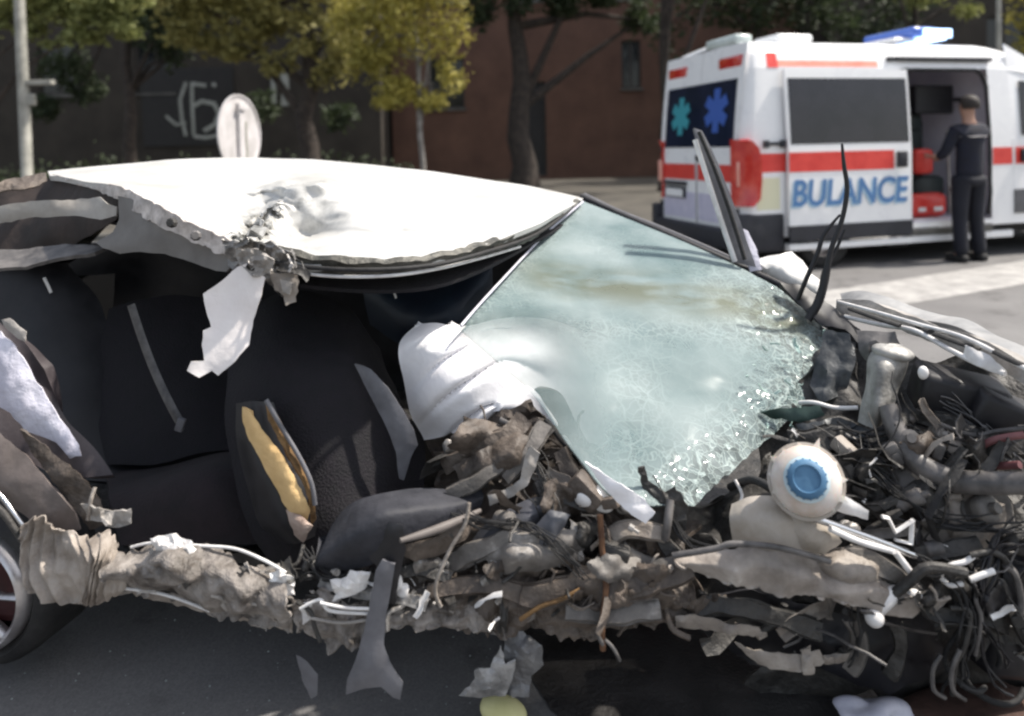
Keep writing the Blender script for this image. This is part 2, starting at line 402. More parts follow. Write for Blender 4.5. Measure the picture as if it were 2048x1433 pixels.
# wide band beside the ambulance, paler than the asphalt
a0 = PG(1560, 598); a1 = PG(2300, 484); b1 = PG(2300, 526); b0 = PG(1560, 655)
def band(name, p, m, z, n=30):
    vs = []; fs = []
    for i in range(n + 1):
        t = i / n; A = Vector(p[0]).lerp(Vector(p[1]), t); B = Vector(p[3]).lerp(Vector(p[2]), t)
        j = .02 * nz((t*40, 1, 1), 1); A.y += j; B.y += j * .7 + .015 * nz((t*60, 5, 1), 1)
        vs += [(A.x, A.y, z), (B.x, B.y, z)]
    for i in range(n): fs.append((2*i, 2*i+1, 2*i+3, 2*i+2))
    return struct(link_mesh(name, vs, fs, m))
band('pale_road_band', (a0, a1, b1, b0), M_paleband, .008)
kb = MB()
for i in range(60): kb.rbox((-60 + i*2.0, 12.4, 0), (-60 + i*2.0 + 1.985, 12.58, .12), .015)
struct(kb.build('kerb', M_kerb))
strip('pavement', -120, 120, 12.58, 30, .10, M_pave)

M_gshade = mat('painted_ground_shade', (.022, .021, .021), (.050, .047, .046), 6, .4, bump=.25, bscale=90)
vs = [Vector((.75, 2.3, .008))]; fs = []
for i in range(64):
    a = 2*math.pi*i/64; r_ = 1 + .16*nz((math.cos(a), math.sin(a), 0), 1) + .05*nz((math.cos(a)*4, math.sin(a)*4, 2), 1); vs.append(Vector((.95 + 1.05*r_*math.cos(a), 2.2 + .85*r_*math.sin(a), .008)))
for i in range(64): fs.append((0, 1+i, 1+(i+1) % 64))
struct(link_mesh('ground_shade_patch', vs, fs, M_gshade))  # dark patch that paints the shade under the wreck on to the road

# ------------------------------------------------------------------ buildings behind the trees
M_redwall = mat('red_brown_render', (.075, .036, .024), (.150, .080, .055), .9, .9, bump=.4, bscale=14, contrast=.5)
M_greywall = mat('dark_grey_render', (.026, .021, .016), (.048, .040, .032), .7, .9, bump=.4, bscale=12)
M_darkwall = mat('dark_opening', (.010, .009, .009), (.020, .018, .018), 3, .6)
M_winglass = mat('dark_window_glass', (.012, .013, .016), rough=.1)
M_frame = mat('old_window_frame', (.03, .025, .022), (.05, .044, .038), 6, .6)
M_graf = mat('pale_sprayed_paint', (.22, .23, .20), (.42, .43, .40), 5, .8, contrast=.5)
M_trunk = mat('dark_bark', (.022, .017, .014), (.060, .046, .038), 7, .9, bump=.8, bscale=20)
M_trunkp = mat('pale_bark', (.12, .11, .10), (.30, .28, .26), 9, .85, bump=.4)

def facade(name, x0, x1, Y, z1, m, wins, label, depth=7.0):
    """front wall with real openings, window panes set back, flat roof"""
    e = empty(name, ((x0+x1)/2, Y, 0), label=label, cat='building')
    xs = sorted({x0, x1, *[q for w_ in wins for q in (w_[0], w_[2])]}); zs = sorted({0, z1, *[q for w_ in wins for q in (w_[1], w_[3])]})
    b = MB()
    for i in range(len(xs)-1):
        for j in range(len(zs)-1):
            cx = (xs[i]+xs[i+1])/2; cz = (zs[j]+zs[j+1])/2
            if any(w_[0] < cx < w_[2] and w_[1] < cz < w_[3] for w_ in wins): continue
            b.box((xs[i], Y, zs[j]), (xs[i+1], Y+.35, zs[j+1]))
    b.box((x0, Y+.352, 0), (x0+.3, Y+depth, z1)); b.box((x1-.3, Y+.352, 0), (x1, Y+depth, z1)); b.box((x0+.302, Y+depth-.3, 0), (x1-.302, Y+depth, z1))
    b.build('wall', m, e)
    q = MB(); q.box((x0-.25, Y-.25, z1+.003), (x1+.25, Y+depth+.2, z1+.3)); q.build('roof', M_greywall, e)
    for w_ in wins:
        door = w_[1] < .25
        f = MB(); t = .09
        f.box((w_[0], Y+.12, w_[1]), (w_[0]+t, Y+.22, w_[3])); f.box((w_[2]-t, Y+.12, w_[1]), (w_[2], Y+.22, w_[3]))
        f.box((w_[0]+t, Y+.12, w_[3]-t), (w_[2]-t, Y+.22, w_[3])); f.box((w_[0]+t, Y+.12, w_[1]), (w_[2]-t, Y+.22, w_[1]+t))
        if not door: f.box(((w_[0]+w_[2])/2-.04, Y+.122, w_[1]+t), ((w_[0]+w_[2])/2+.04, Y+.218, w_[3]-t))
        fo = f.build('door' if door else 'window', M_frame, e)
        g = MB(); g.box((w_[0]+t, Y+.16, w_[1]+t), (w_[2]-t, Y+.18, w_[3]-t)); g.build('door_panel' if door else 'pane', M_darkwall if door else M_winglass, fo)
        if not door:
            s_ = MB(); s_.box((w_[0]-.08, Y-.1, w_[1]-.1), (w_[2]+.08, Y-.003, w_[1]-.005)); s_.build('sill', M_kerb, fo)
    return e
facade('brick_red_building', -5.2, 12.6, 33.0, 12.5, M_redwall,
       [(.15, .14, 1.55, 4.3), (4.9, 3.9, 5.75, 6.0), (-3.6, 3.2, -2.0, 5.4), (8.2, 3.4, 9.6, 5.6), (-3.6, 7.8, -2.0, 10), (.2, 7.8, 1.6, 10), (4.6, 7.8, 6, 10), (8.2, 7.8, 9.6, 10)],
       'red brown rendered building with a tall dark doorway, behind the ambulance')
gb = facade('grey_building', -30, -5.35, 31.0, 13, M_greywall,
       [(-15.4, 4.0, -13.8, 6.2), (-19.4, 4.0, -17.8, 6.2), (-24, 4.0, -22.4, 6.2), (-11.4, 7.8, -9.8, 10), (-15.4, 7.8, -13.8, 10), (-19.4, 7.8, -17.8, 10)],
       'dark grey building with pale sprayed lettering on its wall, far left in the trees')
facade('dark_green_building', 12.75, 36, 30.0, 13, M_greywall,
       [(14.5, 4.0, 16.1, 6.2), (19, 4.0, 20.6, 6.2), (24, 4, 25.6, 6.2)], 'dark building far behind the front end of the ambulance')
# the sprayed strokes on the grey wall
def strokes(pts, r, name):
    b = MB(); c = [P(x, y, 30.93) for x, y in pts]; b.tube([Vector((p.x, 30.925, p.z)) for p in c], r, 6, 1.0, up=Vector((0, 1, 0)))
    for i, v in enumerate(b.v): v.y = 30.925 + (v.y - 30.925) * .12
    return b.build(name, M_graf, gb, True)
strokes([(372, 165), (360, 200), (364, 240), (372, 272)], .07, 'painted_stroke')
strokes([(384, 165), (384, 205), (386, 240), (388, 272)], .07, 'painted_stroke')
strokes([(386, 168), (412, 172)], .07, 'painted_stroke')
strokes([(388, 212), (404, 203), (428, 208), (438, 228), (430, 250), (408, 262)], .09, 'painted_stroke')
strokes([(388, 273), (410, 276), (434, 272)], .07, 'painted_stroke')
strokes([(332, 232), (352, 250), (372, 246)], .06, 'painted_stroke')
strokes([(424, 168), (432, 172)], .08, 'painted_stroke')
b = MB(); q0 = P(280, 138, 30.9); q1 = P(470, 290, 30.9); b.rbox((q0.x, 30.94, q1.z), (q1.x, 30.997, q0.z), .01); b.build('sign_panel', M_darkwall, gb)
b = MB(); 
for (a, y0, y1, w_) in ((547, 140, 208, .10), (570, 130, 212, .16)):
    c0 = P(a, y1, 30.9); c1 = P(a, y0, 30.9); b.rbox((c0.x-w_, 30.94, c0.z), (c0.x+w_, 30.996, c1.z), .01)
b.build('notice', M_graf, gb)

# ------------------------------------------------------------------ trees
def leaf_mat(name, c1, c2, c3=None):
    m = mat(name, c1, c2, 2.2, .7, c3=c3, contrast=.4)
    b = m.node_tree.nodes['Principled BSDF']; b.inputs['Subsurface Weight'].default_value = 0
    n = m.node_tree; tr = n.nodes.new('ShaderNodeBsdfTranslucent'); mx = n.nodes.new('ShaderNodeMixShader'); mx.inputs[0].default_value = .35
    src = b.inputs['Base Color'].links[0].from_socket; n.links.new(src, tr.inputs[0]); n.links.new(b.outputs[0], mx.inputs[1]); n.links.new(tr.outputs[0], mx.inputs[2])
    n.links.new(mx.outputs[0], n.nodes['Material Output'].inputs[0]); return m
LY = leaf_mat('yellow_green_leaves', (.24, .22, .045), (.44, .38, .09), (.48, .30, .10))
LO = leaf_mat('olive_leaves', (.20, .185, .06), (.40, .36, .13))
LG = leaf_mat('dark_green_leaves', (.022, .036, .018), (.060, .080, .034))
LM = leaf_mat('mid_green_leaves', (.14, .165, .055), (.30, .31, .11))
def leaves(rnd, clumps, n, size):
    vs = []; fs = []
    tot = sum(c[1]**2 for c in clumps)
    for c, r, sq in clumps:
        k = int(n * r*r / tot)
        for _ in range(k):
            while True:
                d = Vector((rnd.uniform(-1,1), rnd.uniform(-1,1), rnd.uniform(-1,1)))
                if d.length <= 1: break
            d = d * (.55 + .45 * rnd.random())
            p = c + Vector((d.x*r, d.y*r, d.z*r*sq))
            if nz(p, 1.5) < -.22: continue
            s = size * rnd.uniform(.6, 1.5); u = Vector((rnd.gauss(0,1), rnd.gauss(0,1), rnd.gauss(0,.6))).normalized(); v = u.cross(Vector((rnd.gauss(0,1), rnd.gauss(0,1), rnd.gauss(0,1)))).normalized()
            i = len(vs); vs += [p - u*s, p - v*s*.5, p + u*s, p + v*s*.5]; fs.append((i, i+1, i+2, i+3))
    return vs, fs
def tree(name, label, base, h, tr, lean, clumps, n, lsize, lm, tm, seed, group=None, branches=5):
    rnd = random.Random(seed); e = empty(name, base, label=label, cat='tree', group=group); B = Vector(base)
    b = MB(); top = B + Vector((lean[0], lean[1], h))
    pts = [B.lerp(top, i/8) + Vector((rnd.uniform(-1,1)*tr*.35, rnd.uniform(-1,1)*tr*.35, 0)) * (i > 0) for i in range(9)]
    b.tube(pts, [tr*1.35] + [tr*(1 - .075*i) for i in range(1, 9)], 12)
    for k in range(branches):
        i = rnd.randint(3, 8); c = rnd.choice(clumps)[0]; s = pts[i]
        mid = s.lerp(c, .5) + Vector((rnd.uniform(-.3,.3), rnd.uniform(-.3,.3), .25)); b.tube([s, s.lerp(mid,.5), mid, mid.lerp(c,.6), c], [tr*.4, tr*.33, tr*.25, tr*.16, tr*.07], 7)
    b.build('trunk', tm, e, True)
    vs, fs = leaves(rnd, clumps, n, lsize); o = link_mesh('crown', vs, fs, lm, e)
    return e
def cl(*a):  # px, py, Y, r px, squash
    return [(P(x, y, Y), r / F * Y, sq) for (x, y, Y, r, sq) in a]
def gb_(x, y_, Y): p = P(x, y_, Y); return (p.x, p.y, 0)
tree('young_tree', 'slender young tree with yellow autumn leaves and pale trunk, standing behind the white car roof', (P(848, 300, 17).x, 17, 0), 4.6, .075, (-.15, 0),
     cl((800, 30, 17, 115, 1.1), (900, 60, 17.2, 60, 1.5), (850, -60, 17, 130, .8), (745, 90, 16.8, 60, 1.2), (905, 150, 17, 42, 1.2), (800, 180, 17, 62, .7), (860, 205, 17, 45, .6), (775, 205, 16.8, 40, .5), (700, 40, 17, 60, 1.2), (730, 130, 17, 55, 1.)),
     10500, .062, LY, M_trunkp, 3, branches=9)
tree('broad_tree', 'broad olive leaved tree with a reddish dark trunk, left of the yellow young tree', (P(610, 280, 20).x, 20, 0), 6.2, .30, (.2, 0),
     cl((430, 15, 20, 90, .7), (560, 10, 20, 95, .8), (640, 60, 19.6, 70, 1.), (360, -30, 20, 120, .7), (480, -90, 20, 150, .8), (640, -80, 20, 140, .9), (600, 110, 19.8, 48, 1.), (500, 60, 20, 75, .7), (420, 90, 20, 45, .6), (690, 60, 19.6, 60, 1.6), (360, 60, 19.8, 55, .8), (540, 130, 19.9, 40, .8), (470, 110, 20, 40, .7), (640, 150, 19.8, 35, 1.2), (670, 130, 19.8, 40, 1.3)),
     13000, .10, LO, M_trunk, 5)
tree('green_tree', 'bright green leaved tree hanging over the lamp post, far left', (P(-60, 280, 15).x, 15, 0), 5.5, .16, (.4, 0),
     cl((120, 5, 15, 75, .7), (195, 25, 15, 60, .8), (60, -30, 15, 110, .7), (240, -30, 15, 90, .8), (150, 70, 14.8, 35, .8), (60, 60, 15, 40, .8), (190, 80, 15, 35, .7), (110, 95, 15, 26, .8), (250, 60, 15, 40, .7), (-40, 0, 15, 110, 1)),
     8500, .07, LM, M_trunk, 8)
tree('dark_tree', 'dark evergreen tree between the lamp post and the broad tree', (P(262, 280, 24).x, 24, 0), 7, .22, (0, 0),
     cl((330, 40, 24, 85, 1.2), (170, 175, 25, 50, .9), (90, 215, 25, 45, .9), (520, 215, 25, 50, .8), (680, 235, 25, 45, .9), (260, 0, 24, 90, 1), (345, 110, 24, 32, 1.5), (390, -60, 24, 130, .9), (250, -120, 24, 140, .8), (130, 130, 25, 60, .9)),
     13500, .10, LG, M_trunk, 9)
tree('thick_tree', 'thick dark trunked tree in front of the red brown wall', (P(1046, 280, 24).x, 24, 0), 7, .42, (-.1, 0),
     cl((1130, 10, 24, 60, .6), (1040, 10, 23.6, 45, .8), (1200, -10, 24, 60, .5), (1000, -70, 24, 120, .7), (1180, -90, 24, 150, .7), (960, 20, 24, 45, 1), (1280, 40, 25, 50, 1)),
     9500, .11, LG, M_trunk, 12)
tree('tall_tree', 'tall dark green tree rising behind the ambulance roof', (P(1520, 200, 27).x, 27, 0), 8.5, .25, (0, 0),
     cl((1500, 20, 27, 90, .7), (1620, 10, 27, 90, .7), (1400, 0, 27, 80, .9), (1560, -90, 27, 160, .7), (1700, 60, 27, 70, .8), (1330, 60, 27, 45, 1.8), (1800, 0, 27, 80, .8), (1780, 90, 27, 80, .8)),
     6800, .12, LO if False else LG, M_trunk, 14)
tree('leafy_tree', 'light green leaved tree above the blue lights of the ambulance', (P(1830, 200, 21).x, 21, 0), 6.0, .15, (0, 0),
     cl((1830, -5, 21, 50, .6), (1880, -60, 21, 110, .7), (1760, -70, 21, 100, .6), (1930, 20, 21, 40, .6)),
     2600, .09, LM, M_trunk, 16)
tree('autumn_tree', 'yellow brown autumn tree above the cab of the ambulance', (P(2090, 200, 18).x, 18, 0), 5.2, .15, (0, 0),
     cl((2060, 30, 18, 50, 1), (2110, 0, 18, 100, 1), (2080, -90, 18, 120, .8), (2050, 90, 18, 25, 1)),
     2400, .075, LY, M_trunk, 18)
# unseen canopies above the frame, on extra trees added to shade the wall
for i, (px, Y, s) in enumerate(((-300, 22, 31), (1330, 21, 33), (2350, 20, 37))):
    p = P(px, 250, Y)
    tree('shade_tree', ('dark leaved tree added for shade at the far left edge', 'dark leaved tree added for shade on the pavement behind the ambulance', 'dark leaved tree added for shade past the front of the ambulance')[i], (p.x, Y, 0), 6.5, .2, (0, 0),
         [(Vector((p.x + dx, Y + dy, 7.2 + dz)), r, .7) for dx, dy, dz, r in ((0, 0, 0, 1.6), (-1.5, .5, .4, 1.4), (1.6, -.4, .6, 1.5), (0, .8, 1.5, 1.6), (.4, -1, .9, 1.2))],
         5200, .13, LG, M_trunk, s)
# hedge along the wall
rnd = random.Random(4); hv = []; hf = []
for i in range(5200):
    x = rnd.uniform(-22, -3.5); z = abs(rnd.gauss(0, .45)); y = 26.5 + rnd.uniform(-.6, .6)
    p = Vector((x, y, .13 + z * (1 + .6 * nz((x, 0, 0), .6)))); u = Vector((rnd.gauss(0,1), rnd.gauss(0,1), rnd.gauss(0,1))).normalized(); v = u.orthogonal().normalized(); s = rnd.uniform(.06, .14)
    k = len(hv); hv += [p-u*s, p-v*s*.5, p+u*s, p+v*s*.5]; hf.append((k, k+1, k+2, k+3))
tag(link_mesh('hedge', hv, hf, LG), 'low ragged dark hedge along the foot of the grey building', 'hedge')

# lamp posts
M_post = mat('galvanised_post', (.22, .215, .19), (.36, .35, .31), 5, .6, .2)
def lamp(px, Y, r, h, label, arm, m):
    p = P(px, 250, Y); e = empty('lamp_post', (p.x, Y, 0), label=label, cat='lamp post', group='lamp posts along the street')
    b = MB(); b.tube([Vector((p.x, Y, z)) for z in (0, .9, .93, 2.2, 4, h)], [r*1.35, r*1.35, r, r, r*.9, r*.65], 14); b.build('post', m, e, True)
    if arm:
        b = MB(); q = P(62, 166, Y); b.rbox((p.x - .06, Y-.06, q.z-.035), (P(106, 166, Y).x, Y+.06, q.z+.035), .01); b.build('bracket', m, e)
        b = MB(); q = P(66, 200, Y); b.rbox((p.x+r*.4, Y-.05, q.z-.09), (q.x+.03, Y+.05, q.z+.09), .02); b.build('clamp', m, e)
    b = MB(); b.tube([Vector((p.x, Y, h-.05)), Vector((p.x+.3, Y-.2, h+.25)), Vector((p.x+1.1, Y-.7, h+.35))], .035, 8); b.build('arm', m, e, True)
    b = MB(); b.rbox((p.x+1.0, Y-.95, h+.27), (p.x+1.6, Y-.65, h+.4), .04); b.build('lamp_head', m, e)
lamp(50, 11.5, .082, 6.2, 'pale grey lamp post with a short side bracket, far left beyond the wreck', True, M_post)
lamp(1997, 14.0, .045, 6.4, 'thin pale lamp post rising behind the roof of the ambulance', False, M_post)

# round traffic sign seen from behind, its edge towards us
M_signb = mat('bare_sign_back', (.50, .48, .47), (.66, .63, .63), 6, .45, .2)
Ys = 6.4; c = P(477, 268, Ys); e = empty('round_sign', (c.x, Ys, 0), label='round traffic sign seen from its bare grey back, poking up behind the white roof', cat='traffic sign')
A = Matrix.Translation(c) @ Matrix.Rotation(R(79), 4, 'Z') @ Matrix.Rotation(R(90), 4, 'X')
b = MB(); b.lathe([(0, .0), (.318, .0), (.335, .006), (.335, .02), (.322, .02), (.318, .008), (0, .008)], A, 48); b.build('plate', M_signb, e, True)
b = MB(); b.rbox((-.04, -.30, .0105), (.04, .26, .04), .004, A); b.build('channel', M_signb, e)
b = MB(); b.rbox((-.07, .20, .041), (.07, .245, .06), .004, A); b.build('bracket', M_signb, e)
b = MB(); b.tube([Vector((c.x, Ys, 0)) + Vector((.02, .07, 0)), Vector((c.x, Ys, 0)) + Vector((.02, .07, 1.68))], .03, 12); b.build('post', M_post, e, True)

# ================================================================== THE AMBULANCE
# local frame: x forward along its side, y to the far side, z up; origin on the ground at the rear corner nearest us
AMB = empty('ambulance', (2.454, 7.9, 0), R(15), 'white and red ambulance van with its side door slid open and blue roof lights on', 'ambulance')
AW = mat('white_van_paint', (.82, .82, .83), (.86, .86, .86), 3, .28, bump=.02)
AR = mat('red_reflective_stripe', (.62, .035, .028), (.72, .06, .045), 8, .4)
AP = mat('salmon_marker_strip', (.80, .20, .14), (.88, .27, .20), 5, .4)
AD = mat('dark_grey_cladding', (.010, .011, .017), (.020, .021, .029), 8, .6)
AG = mat('privacy_glass', (.010, .009, .013), (.020, .018, .024), 2.0, .06)
ARW = mat('rear_privacy_glass', (.010, .016, .034), (.016, .022, .05), 2.0, .12)
AL = mat('red_lamp_lens', (.50, .02, .018), (.62, .06, .04), 9, .15, Coat_Weight=.6)
ALp = mat('pale_lamp_lens', (.80, .38, .30), rough=.15)
AI = mat('ambulance_lining', (.66, .64, .72), (.76, .74, .80), 3, .5)
AB = mat('letter_blue', (.075, .19, .40), rough=.4)
ABp = mat('pale_blue_shadow_print', (.42, .60, .74), rough=.4)
AT = mat('emblem_teal', (.04, .30, .36), rough=.4)
AE = mat('emblem_blue', (.04, .11, .42), rough=.4)
AY = mat('pale_cream_print', (.72, .70, .50), rough=.4)
AK = mat('lavender_lower_door', (.50, .49, .62), (.60, .58, .70), 8, .4)
H = 2.53
def ny(z):   # how far the side leans in at a height
    pts = [(0, .02), (.35, 0), (1.25, 0), (1.9, .045), (2.2, .075), (2.36, .12), (2.46, .2), (2.505, .32), (2.53, .55)]
    for (a, b_), (c_, d) in zip(pts, pts[1:]):
        if z <= c_: return b_ + (d - b_) * (z - a) / (c_ - a)
    return .6
def ex(x):   # rounded rear corner in plan
    return .10 * max(0, 1 - x / .14)**2.2
def lean(z): return 0 if z < 1.25 else .13 * ((z - 1.25) / 1.28)**1.5
def apatch(name, fn, us, vs_, m, parent=None, th=.004, smooth=True):
    g = [[Vector(fn(u, v)) for u in us] for v in vs_]; V = [p for r in g for p in r]; n = len(us); fs = []
    for i in range(len(vs_)-1):
        for j in range(n-1): fs.append((i*n+j, i*n+j+1, (i+1)*n+j+1, (i+1)*n+j))
    if th: V, fs = thicken(V, fs, th, 0)
    return link_mesh(name, V, fs, m, parent or AMB, smooth, world=False)
def lin(a, b_, n): return [a + (b_-a)*i/n for i in range(n+1)]
def side(x, z, off=0): return (x + lean(z) * max(0, 1 - x/.5), ny(z) + ex(x) - off, z)
W = 2.05
xr = [0, .02, .04, .07, .1, .14, .25, .5, 1, 1.5, 2.03]; zc = [.38, .6, .9, 1.25, 1.6, 1.9, 2.2]
apatch('rear_quarter', side, xr, zc, AW)
apatch('sill_panel', side, [2.03, 2.5, 3.26], [.38, .45], AW)
apatch('front_pillar', side, [3.26, 3.4, 3.56], zc, AW)
# roof: near edge to far edge
ang = lin(0, 1, 16)
def roofp(x, t):
    zt = [(ny(z), z) for z in (2.2, 2.3, 2.36, 2.41, 2.46, 2.49, 2.505, 2.53)]; zt.append((1.025, 2.56)); full = zt + [(W - a, z) for a, z in zt[-2::-1]]
    u = t * (len(full)-1); k = min(int(u), len(full)-2); f = u - k; y = full[k][0] + (full[k+1][0]-full[k][0])*f; z = full[k][1] + (full[k+1][1]-full[k][1])*f
    e = ex(x) * (1 if y < 1 else -1); drop = 0
    if x > 3.3: drop = .30 * ((x - 3.3)/1.0)**1.7
    edge = .05 * max(0, 1 - x/.1)**2
    return (x + lean(z) * max(0, 1 - x/.5), y + e, z - (z-2.2)*0 - edge - drop * min(1, (z - 2.0)/.5))
apatch('roof', roofp, [0, .02, .05, .09, .14, .25, .5, 1, 2, 3, 3.3, 3.5, 3.7, 3.9, 4.1], lin(0, 1, 34), AW)
apatch('far_side', lambda x, z: (side(x, z)[0], W - ny(z) - ex(x), z), [3.56, 2.0, 1, .5, .25, .14, .1, .07, .04, .02, 0], zc, AW)
# rear doors
def rear(y, z, off=0): return (lean(z) - off, y, z)
apatch('rear_door', rear, [1.02, .8, .5, .2, .105], [.46, .6, .8, 1.0, 1.25, 1.5, 1.75, 1.95, 2.1, 2.2, 2.3, 2.38, 2.44, 2.48], AW)
apatch('rear_door', rear, [1.945, 1.8, 1.5, 1.2, 1.03], [.46, .6, .8, 1.0, 1.25, 1.5, 1.75, 1.95, 2.1, 2.2, 2.3, 2.38, 2.44, 2.48], AW)
rw = apatch('rear_window', lambda y, z: rear(y, z, .006), [.985, .8, .5, .22], lin(1.36, 2.10, 6), ARW)
apatch('rear_window', lambda y, z: rear(y, z, .006), [1.83, 1.6, 1.3, 1.065], lin(1.36, 2.10, 6), ARW)
apatch('window_seal', lambda y, z: rear(y, z, .005), [1.062, .988], lin(1.36, 2.10, 6), ARW)
apatch('rear_stripe', lambda y, z: rear(y, z, .005), [.99, .2], [.97, 1.16], AR)
apatch('rear_stripe', lambda y, z: rear(y, z, .005), [1.85, 1.06], [.97, 1.16], AR)
apatch('lower_panel', lambda y, z: rear(y, z, .005), [1.86, 1.06], [.50, .82], AK)
apatch('lower_panel', lambda y, z: rear(y, z, .005), [.99, .2], [.50, .82], AK)
b = MB(); b.rbox((-.03, 1.28, .74), (-.006, 1.80, .88), .01); b.build('number_plate_holder', AD, AMB, world=False)
b = MB(); b.rbox((-.036, 1.32, .755), (-.031, 1.76, .85), .002); b.build('number_plate', AW, AMB, world=False)
b = MB(); b.rbox((-.03, 1.25, .895), (-.006, 1.84, .945), .01); b.build('plate_light_bar', AD, AMB, world=False)
def star(cy, cz, r, m, name):
    g = MB()
    for k in range(3):
        a = math.pi * k / 3 + math.pi/2; c_, s_ = math.cos(a), math.sin(a); w2 = r * .27
        pts = [(c_*r*sg + -s_*w2*sh, s_*r*sg + c_*w2*sh) for sg, sh in ((1, 1), (1, -1), (-1, -1), (-1, 1))]
        off = .0135 + k*.0008; g.add([(lean(cz + q[1]) - off, cy + q[0], cz + q[1]) for q in pts], [(0, 1, 2, 3)])
    g.build(name, m, AMB, world=False)
star(1.43, 1.74, .23, AT, 'emblem'); star(.60, 1.77, .25, AE, 'emblem')
b = MB(); b.box((.128, 1.018, 2.2), (.134, 1.030, 2.46)); b.box((-.006, 1.018, .47), (-.001, 1.030, 1.25)); b.build('door_gap', AD, AMB, world=False, kind='stuff')
for z_ in (.62, 1.30): 
    for y_ in (.125, 1.885):
        b = MB(); b.rbox((-.03, y_-.02 if y_ < 1 else y_, z_), (-.004, y_+.04, z_+.07), .008); b.build('door_hinge', AD, AMB, True, False)
b = MB(); b.rbox((-.035, .93, 1.20), (-.007, 1.00, 1.27), .008); b.build('rear_door_handle', AD, AMB, True, False)
# high brake lamps, tail lamps
b = MB(); b.rbox((.085, .16, 2.21), (.145, .66, 2.36), .03); b.build('brake_lamp', AL, AMB, True, False)
b = MB(); b.rbox((.085, 1.39, 2.21), (.145, 1.89, 2.36), .03); b.build('brake_lamp', AL, AMB, True, False)
def tail(y0, y1, sgn):
    b = MB(); seg = 10
    prof = [(.72, .5), (.80, .9), (1.0, 1.0), (1.2, 1.0), (1.34, .85), (1.42, .45), (1.44, .2)]
    vs = []; fs = []
    for z, wd in prof:
        for k in range(seg+1):
            t = k/seg; a = t * math.pi/2
            # wraps from the rear face round the corner on to the side
            x = -.02 + (1 - math.cos(a)) * .20 * wd; y = (.20 - math.sin(a) * .225 * 1.0) if True else 0
            y = .20 + (-.02 - .20) * math.sin(a)
            y = y if sgn > 0 else W - y
            vs.append((x, y, z))
    for i in range(len(prof)-1):
        for k in range(seg): fs.append((i*(seg+1)+k, i*(seg+1)+k+1, (i+1)*(seg+1)+k+1, (i+1)*(seg+1)+k))
    V, fs = thicken([Vector(v) for v in vs], fs, -.03, 0); o = link_mesh('tail_lamp', V, fs, AL, AMB, True, world=False); fix_normals(o)
    b = MB(); yy = (.07, .17) if sgn > 0 else (W-.17, W-.07); b.rbox((-.032, yy[0], .93), (-.012, yy[1], 1.2), .01); b.build('reflector', ALp, o, True, False)
tail(0, 0, 1); tail(0, 0, -1)
b = MB(); b.rbox((-.10, -.02, .22), (.47, .14, .64), .035); b.rbox((-.10, 1.90, .22), (.47, 2.07, .64), .035); b.rbox((-.12, .10, .24), (.0, 1.95, .46), .03)
b.build('rear_bumper', AD, AMB, True, False)
# side details behind the open door: stripe, latch rail, cream mark
apatch('side_stripe', lambda x, z: side(x, z, .004), [.14, .3, .5], [1.08, 1.28], AR)
apatch('side_stripe', lambda x, z: side(x, z, .004), [3.27, 3.4, 3.555], [1.08, 1.28], AR)
apatch('side_mark', lambda x, z: side(x, z, .004), [.14, .3, .42], [.68, 1.02], AY)
apatch('marker_strip', lambda x, z: side(x, z, .005), [.30, .46], [2.20, 2.37], AR)
apatch('marker_strip', lambda x, z: side(x, z, .005), [.46, 1.0, 1.75], [2.215, 2.385], AP)
b = MB(); b.rbox((.22, -.03, 1.365), (.56, -.004, 1.40), .006); b.rbox((.22, -.035, 1.34), (.28, -.004, 1.42), .006); b.rbox((.42, -.035, 1.34), (.54, -.004, 1.42), .006); b.build('door_rail', AD, AMB, world=False)
b = MB(); b.rbox((1.88, .055, 2.28), (1.96, .11, 2.33), .01); b.build('side_marker_lamp', AD, AMB, world=False)
# ---- sliding door, slid back and standing proud of the side
def sd_(off): return lambda x, z: (x, ny(z) - .075 - off, z)
D0, D1 = .485, 2.06
apatch('sliding_door', sd_(0), [D0, 1.2, D1], [.50, .9, 1.3, 1.7, 2.0, 2.18], AW, th=.045)
apatch('door_window', sd_(.004), [D0+.03, 1.2, D1-.03], lin(1.37, 2.08, 5), AG, th=.003)
apatch('door_stripe', sd_(.004), [D0+.002, 1.2, D1-.24], [1.075, 1.285], AR, th=.003)
apatch('door_cladding', sd_(.012), [D0, 1.2, D1], [.335, .5], AD, th=.03)
apatch('door_sill', sd_(.0), [D0, 1.2, D1], [.24, .30], AW, th=.03)
b = MB(); b.rbox((D1-.22, -.115, 1.09), (D1-.08, -.083, 1.27), .03); b.build('door_handle', AD, AMB, True, False)
# lettering on the door
cu = bpy.data.curves.new('lettering', 'FONT'); cu.body = 'BULANCE'; cu.size = .40; cu.extrude = .002; cu.shear = .12; cu.space_character = 1.0; cu.offset = .008
def text_part(name, m, x, z, y, sx, sz, body='BULANCE'):
    c_ = cu.copy(); c_.body = body; o = bpy.data.objects.new('t', c_); COL.objects.link(o); dg = bpy.context.evaluated_depsgraph_get(); me = bpy.data.meshes.new_from_object(o.evaluated_get(dg)); bpy.data.objects.remove(o)
    xs = [v.co.x for v in me.vertices]; ys = [v.co.y for v in me.vertices]; a, b_ = min(xs), max(xs); c0, c1 = min(ys), max(ys)
    for v in me.vertices:
        p = v.co.copy(); v.co = (x + (p.x-a)/(b_-a)*sx, y - p.z, z + (p.y-c0)/(c1-c0)*sz)
    me.materials.clear(); me.materials.append(m); q = bpy.data.objects.new(name, me); COL.objects.link(q); q.parent = AMB; return q
text_part('lettering_shadow', ABp, D0+.012, .685, -.084, D1-D0-.09, .29)
text_part('lettering', AB, D0+.032, .705, -.0885, D1-D0-.09, .29)
